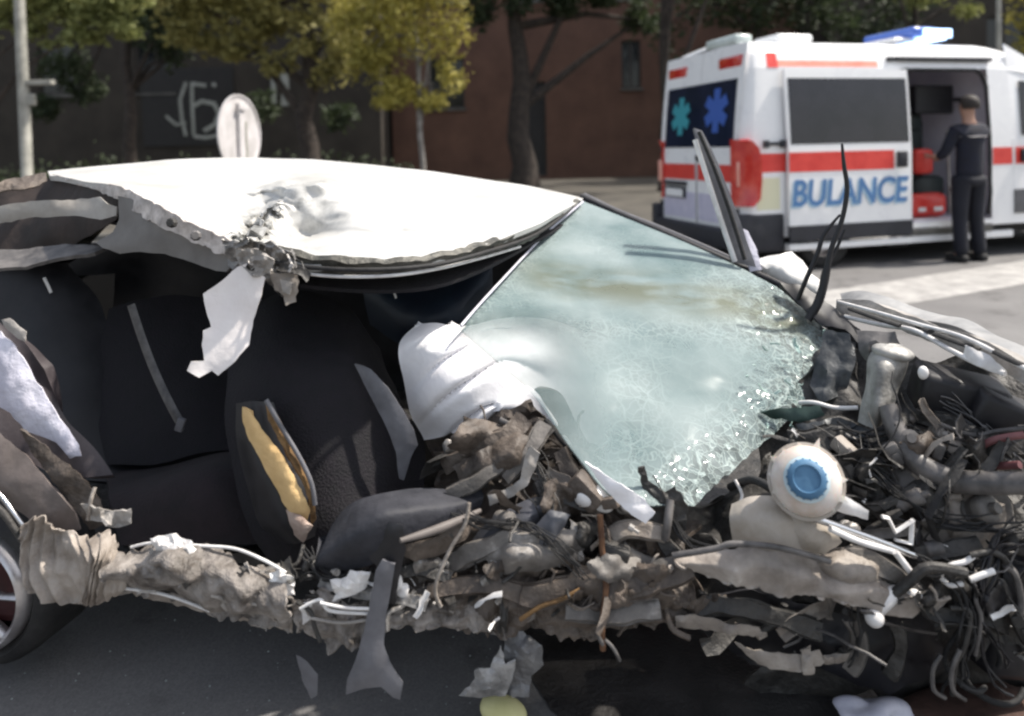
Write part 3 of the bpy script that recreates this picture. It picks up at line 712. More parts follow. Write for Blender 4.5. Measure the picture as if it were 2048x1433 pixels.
# ---- door opening: frame, rail, interior
b = MB(); b.rbox((1.98, .045, 2.285), (3.32, .10, 2.33), .01); b.build('upper_rail', AD, AMB, world=False)
b = MB(); b.tube([Vector((2.09, .09, 2.19)), Vector((3.1, .09, 2.19)), Vector((3.2, .09, 2.14)), Vector((3.25, .07, 2.0)), Vector((3.26, .03, 1.4)), Vector((3.265, .02, .75)), Vector((3.22, .02, .5))], .022, 8); b.build('door_seal', M_rubber, AMB, True, False)
b = MB(); b.box((.16, .10, .42), (3.5, W-.06, .47)); b.build('floor', AI, AMB, world=False)
b = MB(); b.box((.3, W-.14, .475), (3.48, W-.11, 2.30)); b.build('interior_wall', AI, AMB, world=False)
b = MB(); b.box((.3, .16, 2.302), (3.48, W-.15, 2.33)); b.build('interior_ceiling', AI, AMB, world=False)
b = MB(); b.box((3.46, .10, .475), (3.50, W-.145, 2.298)); b.build('bulkhead', AI, AMB, world=False)
b = MB(); b.rbox((2.06, .0, .30), (3.28, .34, .418), .02); b.build('step', M_kerb, AMB, world=False)
b = MB(); b.rbox((.5, .02, .22), (3.6, .10, .30), .01); b.build('lower_sill', AW, AMB, world=False)
b = MB(); b.rbox((2.66, .50, 1.70), (3.22, .62, 2.05), .02); b.rbox((3.22, .52, 1.85), (3.42, .58, 1.90), .01); b.build('monitor', M_black, AMB, world=False)
b = MB(); b.rbox((2.58, .42, .48), (3.02, .85, .95), .06); b.rbox((2.58, .70, .9), (2.98, .86, 1.66), .06); b.rbox((2.66, .64, 1.5), (2.9, .74, 1.72), .05); b.build('attendant_seat', mat('dark_green_vinyl', (.012, .022, .022), (.03, .04, .04), 6, .5), AMB, True, False)
b = MB(); b.rbox((2.48, .30, .98), (2.74, .44, 1.28), .05); b.rbox((2.3, .20, .475), (2.85, .38, .76), .09); b.build('red_bag', AR, AMB, True, False)
b = MB(); b.rbox((2.4, .183, .55), (2.5, .197, .60), .004); b.rbox((2.62, .183, .55), (2.74, .197, .60), .004); b.build('bag_label', AW, AMB, world=False, kind='stuff')
b = MB(); b.tube([Vector((3.06, .4, .48)), Vector((3.04, .42, 1.5))], .02, 8); b.tube([Vector((3.04, .42, 1.3)), Vector((3.2, .4, 1.45)), Vector((3.26, .4, 1.25))], .014, 8); b.build('grab_pole', M_rim, AMB, True, False)
b = MB()
for k in range(3): b.rbox((2.85, 1.55, .6 + k*.42), (3.42, W-.145, .97 + k*.42), .01)
b.build('cabinet', AI, AMB, world=False)
b = MB()
for k in range(3): b.rbox((2.9, 1.52, .68 + k*.42), (3.36, 1.546, .9 + k*.42), .005)
b.build('cabinet_door', mat('grey_laminate', (.16, .15, .17), (.22, .21, .23), 4, .4), AMB, world=False)
b = MB(); b.rbox((.7, 1.0, .48), (2.0, 1.55, 1.0), .08); b.build('stretcher', mat('stretcher_blue', (.04, .05, .10), (.06, .07, .14), 5, .7), AMB, True, False)
# ---- cab
def cabz(x):
    P_ = [(3.56, 2.5), (4.1, 2.26), (4.95, 1.40), (5.55, 1.12), (5.75, .85), (5.8, .5)]
    for (a, c_), (d, e_) in zip(P_, P_[1:]):
        if x <= d: return c_ + (e_-c_)*(x-a)/(d-a)
    return .5
def cab(x, t):
    zt = cabz(x); z = .38 + (zt-.38)*t; return (x, (ny(min(z, 2.2)) if t < .97 else .12) + .18*max(0, (x-5.2)/.6)**2, z)
apatch('cab_door', lambda x, z: (x, ny(z) - .002, z), [3.575, 4.0, 4.62], [.50, .8, 1.1, 1.38], AW)
apatch('cab_side', cab, [3.56, 4.1, 4.6, 4.95, 5.3, 5.55, 5.7, 5.8], lin(0, 1, 4), AW, th=.01)
apatch('cab_far_side', lambda x, t: (cab(x, t)[0], W - cab(x, t)[1], cab(x, t)[2]), [5.8, 5.7, 5.55, 5.3, 4.95, 4.6, 4.1, 3.56], lin(0, 1, 4), AW, th=.01)
apatch('windscreen', lambda x, y: (x, y, cabz(x)+.004), [4.1, 4.5, 4.95], lin(.12, W-.12, 6), AG)
apatch('bonnet', lambda x, y: (x, y, cabz(x)+.004), [4.95, 5.2, 5.55, 5.65, 5.75, 5.8], lin(.12, W-.12, 6), AW)
b = MB(); b.rbox((5.5, -.01, .22), (5.9, W+.01, .55), .08); b.build('front_bumper', AD, AMB, True, False)
o = link_mesh('cab_window', *thicken([Vector(v) for v in ((3.70, ny(2.0)-.006, 2.06), (3.70, -.006, 1.42), (4.55, -.006, 1.42), (4.55, -.0, 1.66), (4.12, ny(2.0)-.006, 2.06))], [(0, 1, 2, 3, 4)], .004, 0), AG, AMB, world=False)
apatch('cab_cladding', lambda x, z: (x, -.018, z), [3.58, 4.0, 4.4], [.50, .78], mat('mid_grey_cladding', (.07, .07, .075), (.10, .10, .11), 8, .6), th=.012)
apatch('cab_stripe', lambda x, z: (x, -.007, z), [3.6, 4.0, 4.6], [1.08, 1.28], AR)
b = MB(); b.rbox((3.66, -.045, 1.10), (3.82, -.009, 1.26), .02); b.build('cab_door_handle', AD, AMB, True, False)
# ---- wheels
def wheel(x, y, sgn):
    A_ = Matrix.Translation((x, y, .335)) @ Matrix.Rotation(R(90 * sgn), 4, 'X')
    b = MB(); b.lathe([(.20, .0), (.21, .11), (.30, .12), (.33, .10), (.335, .06), (.335, -.06), (.33, -.10), (.2, -.12)], A_, 32); o = b.build('wheel', M_rubber, AMB, True, False)
    b = MB(); b.lathe([(0, .06), (.06, .065), (.08, .04), (.17, .03), (.195, .10), (.205, .10), (.205, .0)], A_, 28); b.build('rim', M_rim, o, True, False)
wheel(1.02, .16, 1); wheel(1.02, W-.16, -1); wheel(4.95, .16, 1); wheel(4.95, W-.16, -1)
b = MB(); b.rbox((.2, .25, .24), (5.4, W-.25, .36), .02); b.build('chassis', M_rubber, AMB, world=False)
b = MB(); b.rbox((1.9, .12, .17), (2.2, .3, .235), .01); b.build('step_support', M_rubber, AMB, world=False)
# ---- roof fittings
b = MB(); b.rbox((.72, .45, 2.53), (1.20, .95, 2.63), .06, seg=4); b.build('roof_vent', AW, AMB, True, False)
b = MB(); b.rbox((.12, .35, 2.49), (.34, 1.0, 2.60), .03); b.build('rear_beacon', mat('pale_beacon_lens', (.55, .62, .60), (.65, .72, .70), 5, .2), AMB, True, False)
def emis(name, c, s):
    m = bpy.data.materials.new(name); m.use_nodes = True; b_ = m.node_tree.nodes['Principled BSDF']; b_.inputs['Base Color'].default_value = (*c, 1); b_.inputs['Emission Color'].default_value = (*c, 1); b_.inputs['Emission Strength'].default_value = s; b_.inputs['Roughness'].default_value = .15; return m
b = MB(); b.rbox((2.30, .45, 2.56), (2.62, 1.25, 2.61), .02); b.build('light_bar_base', AW, AMB, True, False)
b = MB(); b.rbox((2.48, .35, 2.615), (2.84, 1.2, 2.73), .05, seg=3); lb = b.build('light_bar', emis('blue_beacon_lens', (.06, .12, .40), .30), AMB, True, False)
b = MB(); b.rbox((2.62, .325, 2.60), (3.02, .348, 2.70), .004); b.rbox((2.64, .40, 2.585), (3.02, 1.2, 2.612), .01); b.build('lit_beacon', emis('lit_blue_beacon', (.45, .66, 1.0), 2.2), AMB, True, False)

# ================================================================== THE PARAMEDIC
def skin_obj(name, verts, edges, m, parent, root=0, sub=1):
    me = bpy.data.meshes.new(name); me.from_pydata([v[:3] for v in verts], edges, []); o = bpy.data.objects.new(name, me); COL.objects.link(o)
    o.modifiers.new('skin', 'SKIN'); sv = me.skin_vertices[0].data
    for i, v in enumerate(verts): r = v[3]; sv[i].radius = r if isinstance(r, tuple) else (r, r); sv[i].use_root = (i == root)
    s = o.modifiers.new('sub', 'SUBSURF'); s.levels = sub; s.render_levels = sub; o.modifiers['skin'].use_smooth_shade = True
    dg = bpy.context.evaluated_depsgraph_get(); dg.update(); m2 = bpy.data.meshes.new_from_object(o.evaluated_get(dg)); o.modifiers.clear(); o.data = m2; m2.materials.clear(); m2.materials.append(m)
    m2.polygons.foreach_set('use_smooth', [True]*len(m2.polygons)); o.parent = parent; return o
pp = PG(1938, 524); PER = empty('person', (pp.x, pp.y, .004), R(12), 'person in dark navy uniform standing at the open side door of the ambulance', 'person')
M_skin = mat('skin', (.36, .20, .14), (.44, .26, .19), 12, .55)
M_uni = mat('navy_uniform', (.005, .006, .014), (.010, .012, .026), 9, .85, bump=.3, bscale=30)
M_trou = mat('dark_trousers', (.005, .006, .012), (.012, .013, .022), 9, .85, bump=.3, bscale=30)
M_hair = mat('dark_hair', (.016, .012, .010), (.04, .03, .024), 30, .7)
S = 1.055
def sv(*a): return [(x*S, y*S, z*S, r) for x, y, z, r in a]
# faces away, turned a little towards the door: +y is forward
body = sv((0,0,.98,.075),(0,-.01,1.12,.09),(0,-.02,1.30,.10),(0,-.01,1.43,.07),(0,.0,1.50,.055),(0,.015,1.585,.075),(0,.025,1.66,.088),(0,.02,1.72,.07),
          (-.17,-.01,1.41,.045),(-.24,.05,1.18,.040),(-.20,.22,1.10,.038),(-.17,.30,1.12,.03),
          (.17,-.01,1.41,.045),(.25,.10,1.34,.040),(.22,.22,1.52,.038),(.20,.27,1.60,.03),
          (-.10,0,.88,.065),(-.11,.01,.50,.05),(-.12,-.03,.10,.036),(-.125,.08,.04,.04),
          (.10,0,.88,.065),(.11,.03,.50,.05),(.13,-.01,.10,.036),(.14,.10,.04,.04))
be = [(0,1),(1,2),(2,3),(3,4),(4,5),(5,6),(6,7),(3,8),(8,9),(9,10),(10,11),(3,12),(12,13),(13,14),(14,15),(0,16),(16,17),(17,18),(18,19),(0,20),(20,21),(21,22),(22,23)]
bd = skin_obj('body', body, be, M_skin, PER, 0, 2)
jk = sv((0,0,.88,(.165,.12)),(0,-.01,1.10,(.165,.125)),(0,-.02,1.30,(.185,.135)),(0,-.01,1.42,(.15,.11)),(0,.0,1.475,.075),
        (-.175,-.01,1.40,.080),(-.245,.05,1.18,.062),(-.21,.19,1.11,.052),(.175,-.01,1.40,.080),(.255,.10,1.34,.062),(.225,.20,1.49,.052))
skin_obj('jacket', jk, [(0,1),(1,2),(2,3),(3,4),(3,5),(5,6),(6,7),(3,8),(8,9),(9,10)], M_uni, PER, 1, 2)
tr_ = sv((0,0,.95,(.15,.12)),(-.10,0,.86,.112),(-.11,.01,.50,.085),(-.12,-.03,.05,.076),(.10,0,.86,.112),(.11,.03,.50,.085),(.13,-.01,.05,.076))
skin_obj('trousers', tr_, [(0,1),(1,2),(2,3),(0,4),(4,5),(5,6)], M_trou, PER, 0, 2)
for sx, yy in ((-.122, 0), (.135, .02)):
    b = MB(); b.rbox((sx*S-.05, yy-.11, 0), (sx*S+.05, yy+.18, .09), .035, seg=3); b.build('shoe', M_rubber, PER, True, False)
b = MB(); bm = bmesh.new(); bmesh.ops.create_icosphere(bm, subdivisions=3, radius=1); bm.verts.index_update()
b.add([Vector((v.co.x*.094, v.co.y*.108 - .012, max(v.co.z, -.45 if v.co.y < .2 else .15)*.105 + 1.675*1.0)) * S for v in bm.verts], [[v.index for v in f.verts] for f in bm.faces]); bm.free(); b.build('hair', M_hair, PER, True, False)
def hand(c, fwd, side_, m):
    c = Vector(c); f = Vector(fwd).normalized(); s = Vector(side_).normalized(); b = MB()
    b.tube([c, c+f*.03, c+f*.07, c+f*.09], [.022, .034, .036, .03], 8, .45, up=s.cross(f))
    for k, (o_, l) in enumerate(((-.026, .062), (-.009, .072), (.009, .068), (.025, .054))):
        p = c + f*.085 + s*o_; n_ = s.cross(f); b.tube([p, p+f*l*.5, p+f*l*.85+n_*.012, p+f*l+n_*.022], [.0095, .009, .0085, .006], 7)
    p = c + f*.03 - s*.03; b.tube([p, p-s*.02+f*.025, p-s*.025+f*.055], [.011, .0105, .007], 7)
    return b.build('hand', m, PER, True, False)
b = MB(); b.tube([Vector((math.cos(a)*.19, math.sin(a)*.125-.012, 1.335*S)) for a in [i*2*math.pi/24 for i in range(25)]], .012, 6, .5, cap=False); b.build('reflective_stripe', mat('dull_reflective_tape', (.16,.16,.18), (.28,.28,.30), 20, .5), PER, True, False)
hand((.20*S, .27*S, 1.60*S), (-.05, .15, 1), (1, .2, 0), M_skin); hand((-.17*S, .30*S, 1.12*S), (.2, 1, .1), (1, -.2, 0), M_skin)


# ================================================================== THE WRECKED CAR
CAR = empty('wrecked_car', (0.0, 2.4, 0.0), 0, 'crushed white car with torn open side, buckled roof and loose windscreen in the foreground', 'car')
def part(o, label): o['label'] = label; return o
# ---- roof
def scuff_and_shade(a, b_):
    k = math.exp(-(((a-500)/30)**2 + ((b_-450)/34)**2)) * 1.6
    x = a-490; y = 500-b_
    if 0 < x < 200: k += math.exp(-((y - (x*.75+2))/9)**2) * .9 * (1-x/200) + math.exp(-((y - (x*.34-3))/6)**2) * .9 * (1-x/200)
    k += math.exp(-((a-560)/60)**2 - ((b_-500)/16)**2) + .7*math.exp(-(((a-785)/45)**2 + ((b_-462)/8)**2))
    bl = math.exp(-((a-625)/80)**4 - ((b_-418)/42)**4); k += bl*.30 + bl*.5*max(0, nz((a/22, b_/14, 3), 1)); k += .45*math.exp(-((a-512-(470-b_)*.9)/40)**2)*(.5+nz((a/20, b_/12, 5), 1))*(1 if 372 < b_ < 500 else 0); k = max(k, 0); k += 1.5*math.exp(-(((a-507)/13)**2 + ((b_-443)/20)**2))  # dent bowl, folds and hole greyed: shade painted in beside the scuffs
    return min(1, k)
def dent(v, a, b_, t, u):
    Yb = v.y; k = math.exp(-((a-622)/72)**4) if a < 622 else math.exp(-((a-622)/82)**2)
    wb = max(0, min(1, (a-180)/80)) * max(0, min(1, (980-a)/200)) * max(0, min(1, t*5)) * max(0, min(1, (1-t)*5))
    Yb = Yb*(1 + wb*(.016*nz((a/95, b_/15, 9), 1) + .020*(1-2*abs(nz((a/150 - b_/60, b_/40, 4), 1))))); v = P(a, b_, Yb)
    k2 = math.exp(-((a-512-(470-b_)*.9)/52)**2) * max(0, min(1, (b_-360)/30)) * max(0, min(1, (505-b_)/22))
    if k2 > .02:
        Yb2 = Yb*(1-.0) + k2*(.16*nz((a/26, b_/13, 0), 1) + .14*(1-2*abs(nz((a/40+b_/26, b_/30, 2), 1))) - .05); v = P(a, b_, Yb2); Yb = Yb2
    lipy = 472 + .00035*(a-640)**2; topy = 372 + .0016*(a-640)**2
    if topy-22 < b_ < lipy+10:
        Yw = 2.30 + .05*(lipy-b_)/(lipy-topy) - .10*((a-622)/72)**2*(1 if a > 622 else .4) + .02*nz((a/40, b_/30, 0), 1)
        f1 = max(0, min(1, (lipy+10-b_)/16)); f2 = max(0, min(1, (b_-topy+22)/26)); q_ = k*f1*f2; v = P(a, b_, Yb*(1-q_) + Yw*q_)
    e_ = 0
    s_ = max(0, min(1, (t-.25)/.5)); s_ = s_*s_*(3-2*s_); v.z -= .012*math.exp(-((a-600)/58)**2)*s_; v.z += .020*math.exp(-((a-530-(1-t)*60)/26)**2)*s_; v.z += .022*math.exp(-((a-715-(1-t)*30)/60)**2)*s_*(1-t*.6)
    d2 = math.exp(-(((a-500)/26)**2 + ((b_-440)/42)**2)); v.z -= .03*d2
    # creases that run up from the crushed pillar head
    x = (a-490); y = 500-b_
    c1 = math.exp(-((y - (x*.75+8))/9)**2) * (1 if 0 < x < 190 else 0) * max(0, 1-x/200); v.z += .022*c1
    c2 = math.exp(-((y - (x*.34+2))/6)**2) * (1 if 0 < x < 160 else 0) * max(0, 1-x/170); v.z += .016*c2
    d3 = math.exp(-(((a-785)/42)**2 + ((b_-458)/9)**2)); v.z -= .012*d3
    e_ = min(1, 3*(1-t)); v.z += .012*nz(v, 2.2) + .004*nz(v, 5, 8) + (.016*nz(v, 9) + .010*(1-2*abs(nz(v, 14, 3))))*math.exp(-((a-560)/110)**2)*e_*min(1, t*2)
    return v
roof = patch('roof', [[(96,344,3.05),(200,331,3.1),(300,321,3.2),(400,317,3.25),(520,316,3.3),(700,326,3.3),(880,345,3.22),(1030,367,3.15),(1165,397,3.1)],
               [(98,348,2.9),(222,350,2.7),(318,362,2.6),(422,382,2.52),(520,395,2.5),(678,405,2.45),(880,415,2.5),(1038,408,2.7),(1166,399,3.07)],
               [(100,352,2.8),(240,377,2.3),(338,424,2.08),(440,474,1.97),(520,497,1.92),(650,524,1.88),(860,519,1.95),(1040,466,2.35),(1164,403,3.03)]],
              M_roof, CAR, 150, 90, .018, fn=dent, attr={'scuff_and_shade': scuff_and_shade})
fold = patch('roof_flange', [[(104,350,2.78),(180,366,2.5),(240,374,2.28),(290,398,2.15),(340,424,2.05),(400,455,1.98),(460,480,1.93),(490,492,1.91)],
               [(150,364,2.6),(190,380,2.45),(236,400,2.28),(285,434,2.14),(335,460,2.05),(395,490,1.98),(448,510,1.93),(480,520,1.91)]],
              mat('pale_flange', (.24,.21,.195), (.66,.60,.56), 20, .5, bump=.2, contrast=.35), CAR, 60, 6, .004, crump=.006, freq=26, rag=.006)
for i, (x, y, Y) in enumerate(((344,440,2.0),(392,466,1.97))):
    b = MB(); b.lathe([(0,.012),(.010,.012),(.014,.006),(.014,-.004),(0,-.004)], rotm(x, y+6, Y-.02, 80, 20*i, 10*i), 8); b.build('torn_clip', M_hose if i % 2 else M_dark, CAR)
rail = patch('roof_rail', [[(520,498,1.91),(650,523,1.87),(760,526,1.88),(860,519,1.94),(960,496,2.1),(1050,463,2.4),(1120,430,2.75),(1162,402,3.0)],
               [(540,530,1.93),(650,548,1.9),(760,549,1.9),(860,538,1.97),(950,518,2.12),(1040,492,2.42),(1105,452,2.77),(1158,410,3.0)]],
              mat('soot_grey_rail', (.035,.035,.03), (.11,.105,.09), 16, .5, .2, bump=.4), CAR, 70, 8, .02, crump=.008, freq=22)
cable('rail_seam', [(530,532,1.90),(640,551,1.87),(760,553,1.87),(860,541,1.94),(950,520,2.1),(1040,494,2.4)], .0045, M_wpiece, rail, 50)
cable('door_seal', [(505,520,1.9),(640,537,1.865),(760,540,1.865),(870,530,1.94),(960,508,2.1),(1070,470,2.5),(1150,412,2.95)], .006, M_rubber, rail, 50)
# crushed head of the centre pillar
sheet('pillar_head', [(446,478,1.9),(490,486,1.88),(540,484,1.87),(572,500,1.87),(600,516,1.88),(604,540,1.88),(575,560,1.88),(560,596,1.87),(530,560,1.87),(500,548,1.88),(470,560,1.9),(452,520,1.9)], M_silver, CAR, 9, 4, .02, 30, .004, 0, False, 3, .02)
sheet('crushed_bracket', [(470,498,1.86),(520,500,1.845),(548,520,1.845),(540,548,1.85),(505,552,1.85),(478,530,1.86)], M_wdirty, CAR, 8, 3, .02, 40, .004, 0, False, 8)
sheet('torn_tab', [(540,548,1.86),(590,545,1.86),(598,562,1.86),(592,604,1.85),(572,612,1.85),(566,590,1.85),(548,580,1.86)], M_beige, CAR, 9, 2.5, .012, 25, .004, 0, True, 5)
sheet('torn_tab', [(560,560,1.84),(586,566,1.84),(580,590,1.84),(565,585,1.84)], M_wdirty, CAR, 9, 2, .012, 25, .004, 0, True, 6)
# hanging white pillar skin
part(sheet('pillar_skin', [(492,528,1.84),(530,556,1.83),(520,600,1.82),(506,640,1.82),(498,690,1.81),(470,722,1.80),(436,752,1.80),(424,742,1.80),(398,756,1.79),(374,742,1.79),(382,724,1.79),(408,722,1.80),(404,690,1.81),(406,662,1.81),(422,654,1.82),(412,620,1.83),(406,588,1.84),(444,562,1.84),(476,534,1.85)],
      mat('scraped_pillar_paint', (.72,.66,.64), (.86,.82,.80), 7, .45, bump=.15, bscale=30, contrast=.5), CAR, 11, 1.0, .008, 5, .004, 0, True, 2, .020), 'torn white pillar skin hanging like a rag below the buckled roof')
# ---- rear left: torn quarter and underside of the roof
sheet('rear_roof_strip', [(-40,372,2.6),(30,356,2.7),(92,346,2.8),(94,362,2.75),(60,376,2.65),(0,384,2.6),(-40,392,2.55)], M_brown, CAR, 9, 2, .02, 18, .006, 0, False, 4)
sheet('rear_header', [(-40,420,2.3),(60,402,2.3),(150,400,2.3),(200,394,2.28),(214,408,2.25),(234,414,2.25),(232,432,2.24),(200,440,2.25),(150,432,2.28),(60,436,2.3),(-40,456,2.3)], mat('pale_header_metal', (.22,.20,.18), (.38,.36,.33), 5, .5, bump=.15), CAR, 12, 1.5, .01, 9, .006, .008, True, 5)
sheet('roof_underside', [(100,356,2.85),(160,362,2.6),(232,372,2.35),(250,398,2.3),(232,440,2.35),(130,500,2.6),(-40,540,2.7),(-60,460,2.8),(-60,380,2.85)], mat('dark_brown_lining', (.018,.013,.012), (.045,.032,.028), 6, .8, bump=.3), CAR, 14, 1.5, .03, 6, .004, 0, True, 6)  # lining in one mottled dark brown
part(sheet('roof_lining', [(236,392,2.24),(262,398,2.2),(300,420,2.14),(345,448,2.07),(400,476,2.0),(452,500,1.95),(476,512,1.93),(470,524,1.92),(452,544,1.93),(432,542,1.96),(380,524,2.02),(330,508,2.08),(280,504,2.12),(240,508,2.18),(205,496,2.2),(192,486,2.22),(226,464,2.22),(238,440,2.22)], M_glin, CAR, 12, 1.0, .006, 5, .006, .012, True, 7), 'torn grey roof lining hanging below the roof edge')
rg = link_mesh('rear_window', *thicken([P(-60,448,2.9), P(-60,640,2.9), P(150,520,2.9), P(225,440,2.9)], [(0,1,2,3)], .004, 0), M_tint, CAR)
sheet('rear_shelf', [(-60,500,2.5),(40,500,2.5),(130,488,2.5),(215,492,2.45),(190,505,2.4),(100,520,2.4),(50,534,2.4),(-60,540,2.4)], M_hose, CAR, 16, 1.5, .01, 8, .012, 0, True, 8)
# ---- cabin closure: floor, far side, dash, lining
def wbox(name, pts8, m, bev=.01): pass
fp = MB(); n_ = 26
vs = []; fs = []
for i in range(n_+1):
    for j in range(14):
        x = -1.75 + 3.2*i/n_; y = 2.02 + 1.31*j/13; vs.append(Vector((x, y, .30 + .05*nz((x*2, y*2, 0), 1) + .03*nz((x*7, y*7, 3), 1))))
for i in range(n_):
    for j in range(13): k = i*14+j; fs.append((k, k+14, k+15, k+1))
vs, fs = thicken(vs, fs, .03, 0); link_mesh('floor_pan', vs, fs, M_dark, CAR, True)
patch('far_side_panel', [[(-300,540,3.3),(100,500,3.3),(500,470,3.3),(900,480,3.25),(1150,430,3.15)], [(-300,800,3.35),(100,800,3.4),(500,800,3.4),(900,800,3.3),(1200,700,3.0)], [(-300,940,3.15),(100,900,3.2),(500,900,3.2),(900,900,3.1),(1300,900,2.7)]], M_black, CAR, 40, 20, .02, crump=.05, freq=4)
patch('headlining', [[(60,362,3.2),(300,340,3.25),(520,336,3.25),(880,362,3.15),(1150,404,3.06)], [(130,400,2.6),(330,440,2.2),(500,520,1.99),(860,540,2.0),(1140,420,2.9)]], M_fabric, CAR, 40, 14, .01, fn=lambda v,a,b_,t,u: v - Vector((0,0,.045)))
sheet('far_door_window', [(20,560,3.2),(230,548,3.2),(225,640,3.2),(60,660,3.2)], M_tint2, CAR, 30, .5, 0, 5, .004)
patch('rear_pillar_lining', [[(-60,500,2.75),(60,520,2.75),(140,520,2.8)], [(-60,700,2.6),(120,720,2.6),(240,700,2.7)], [(-60,980,2.4),(160,960,2.4),(330,960,2.5)]], M_black, CAR, 20, 20, .02, crump=.03, freq=5)
# rear seat
def cushion(name, rows, m, th=.10, crump=.01, nu=30, nv=24, seed=0, parent=None): return patch(name, rows, m, parent or CAR, nu, nv, th, crump, 7, seed=seed)
cushion('rear_seat_back', [[(215,620,2.75),(330,590,2.8),(450,600,2.8),(520,640,2.8)], [(190,780,2.6),(330,760,2.55),(450,770,2.55),(560,790,2.6)], [(215,930,2.45),(330,925,2.4),(460,900,2.4),(580,900,2.45)]], M_fabric, seed=1)
cushion('rear_seat_cushion', [[(215,945,2.4),(330,930,2.4),(430,905,2.4),(500,900,2.4)], [(220,990,2.1),(330,975,2.05),(430,950,2.05),(520,950,2.1)], [(240,1090,2.0),(340,1095,1.97),(450,1090,1.97),(560,1090,2.0)]], M_plum, seed=2)
cable('seat_belt', [(262,610,2.3),(285,680,2.28),(310,745,2.25),(338,805,2.2),(358,842,2.18)], .013, M_hose, CAR, 20, 8, .25)
b = MB(); b.rbox((-.012,-.008,-.02), (.012,.008,.02), .004, rotm(361, 850, 2.17, 0, 20, 0)); b.build('belt_buckle', M_gtrim, CAR, True)
# front seat: tall dark back with its side bolster torn open
cushion('front_seat_back', [[(470,640,2.35),(560,585,2.35),(680,600,2.38),(760,700,2.42)], [(452,760,2.1),(560,735,2.02),(700,740,2.05),(800,800,2.2)], [(455,900,2.0),(560,880,1.93),(700,880,1.95),(850,890,2.1)], [(500,1060,1.92),(580,1050,1.86),(700,1050,1.86),(830,1060,1.98)], [(560,1160,1.9),(620,1160,1.86),(720,1160,1.86),(820,1150,1.95)]], M_fabric, .14, .012, 40, 40, seed=3)
cushion('bolster_cover', [[(470,806,1.93),(500,800,1.88),(545,806,1.9)], [(470,880,1.9),(500,872,1.85),(575,880,1.88)], [(490,970,1.87),(530,960,1.82),(612,965,1.86)], [(520,1050,1.85),(560,1040,1.81),(630,1030,1.85)], [(570,1086,1.84),(595,1086,1.82),(628,1070,1.85)]], M_black, .05, .008, 20, 40, seed=4)
part(sheet('torn_foam', [(484,814,1.86),(500,822,1.85),(530,866,1.83),(560,905,1.81),(588,950,1.80),(606,990,1.80),(622,1020,1.80),(614,1044,1.80),(590,1040,1.80),(568,1010,1.80),(545,965,1.81),(518,915,1.83),(498,880,1.85),(486,845,1.86)], M_foam, CAR, 10, 1.5, .01, 20, .012, .022, True, 9, closed_smooth=False), 'strip of yellow seat foam bursting out of the torn bolster')
sheet('foam_end', [(572,1020,1.80),(600,1030,1.79),(626,1052,1.79),(606,1086,1.79),(588,1070,1.79)], mat('pinkish_foam', (.30,.22,.18), (.48,.38,.32), 20, .8, bump=.3), CAR, 9, 1.5, .006, 20, .012, .01, True, 10)
sheet('bolster_edge', [(530,806,1.86),(545,812,1.86),(575,870,1.84),(610,925,1.82),(630,985,1.81),(632,1040,1.81),(622,1052,1.81),(618,1000,1.80),(596,945,1.80),(560,885,1.82),(536,840,1.84)], M_ochre, CAR, 10, 1.5, .008, 20, .01, .006, True, 11)
cable('seat_frame_tube', [(532,800,1.84),(560,850,1.83),(596,910,1.81),(622,965,1.80),(630,1010,1.80)], .006, M_gtrim, CAR, 24)
sheet('seat_side_trim', [(708,728,2.0),(740,738,1.98),(775,775,1.95),(805,820,1.93),(828,862,1.92),(836,890,1.92),(822,915,1.92),(808,962,1.92),(798,958,1.92),(792,905,1.92),(775,860,1.93),(745,800,1.96),(722,755,1.99)], M_gtrim, CAR, 13, .8, .004, 8, .008, .015, True, 12)
patch('passenger_side_void', [[(780,880,2.3),(900,860,2.3),(1060,800,2.3)], [(780,1130,2.2),(950,1100,2.2),(1200,1000,2.2)]], M_dark, CAR, 24, 16, .02, crump=.06, freq=7)
for x, y, Y in ((783,575,2.3),(832,560,2.3)): cable('glass_sliver', [(x,y-12,Y),(x+4,y+6,Y),(x+9,y+22,Y)], .0035, M_wpiece, CAR, 6, 6, .4)
cable('glass_sliver', [(88,556,2.7),(96,572,2.7),(102,586,2.7)], .006, M_wpiece, CAR, 6, 6, .4)
sheet('steering_column_cover', [(720,560,2.6),(860,545,2.6),(985,530,2.5),(985,580,2.5),(920,650,2.4),(840,650,2.4),(800,690,2.5),(740,650,2.6)], mat('navy_trim', (.012,.018,.032), (.02,.032,.05), 6, .5), CAR, 18, 1.5, .02, 6, .02, .05, True, 13)
# ---- left edge: rear door aperture, padding, wheel arch
patch('rear_pillar', [[(-60,560,2.05),(0,640,2.03),(45,680,2.02),(90,740,2.0)], [(-60,640,2.0),(30,740,1.98),(80,790,1.98),(130,830,1.98)], [(-60,860,1.9),(110,960,1.9),(170,960,1.9),(225,950,1.92)]], mat('purple_grey_pillar', (.035,.028,.032), (.075,.062,.066), 7, .55, bump=.2), CAR, 24, 40, .03, crump=.012, freq=7)
part(sheet('curtain_airbag', [(-30,668,1.95),(0,662,1.94),(28,690,1.93),(60,740,1.92),(90,790,1.91),(118,836,1.90),(138,860,1.90),(158,890,1.90),(164,912,1.90),(140,918,1.90),(112,886,1.90),(80,872,1.90),(50,862,1.90),(20,826,1.90),(-30,800,1.91)], M_lav, CAR, 12, 2, .012, 12, .006, .015, True, 14), 'pale lavender curtain airbag scrap draped over the rear pillar')
sheet('pillar_trim_end', [(2,640,1.94),(20,636,1.94),(52,664,1.93),(50,684,1.93),(36,678,1.93),(8,652,1.94)], M_wdirty, CAR, 8, 1, .004, 10, .006, .006, True, 15)
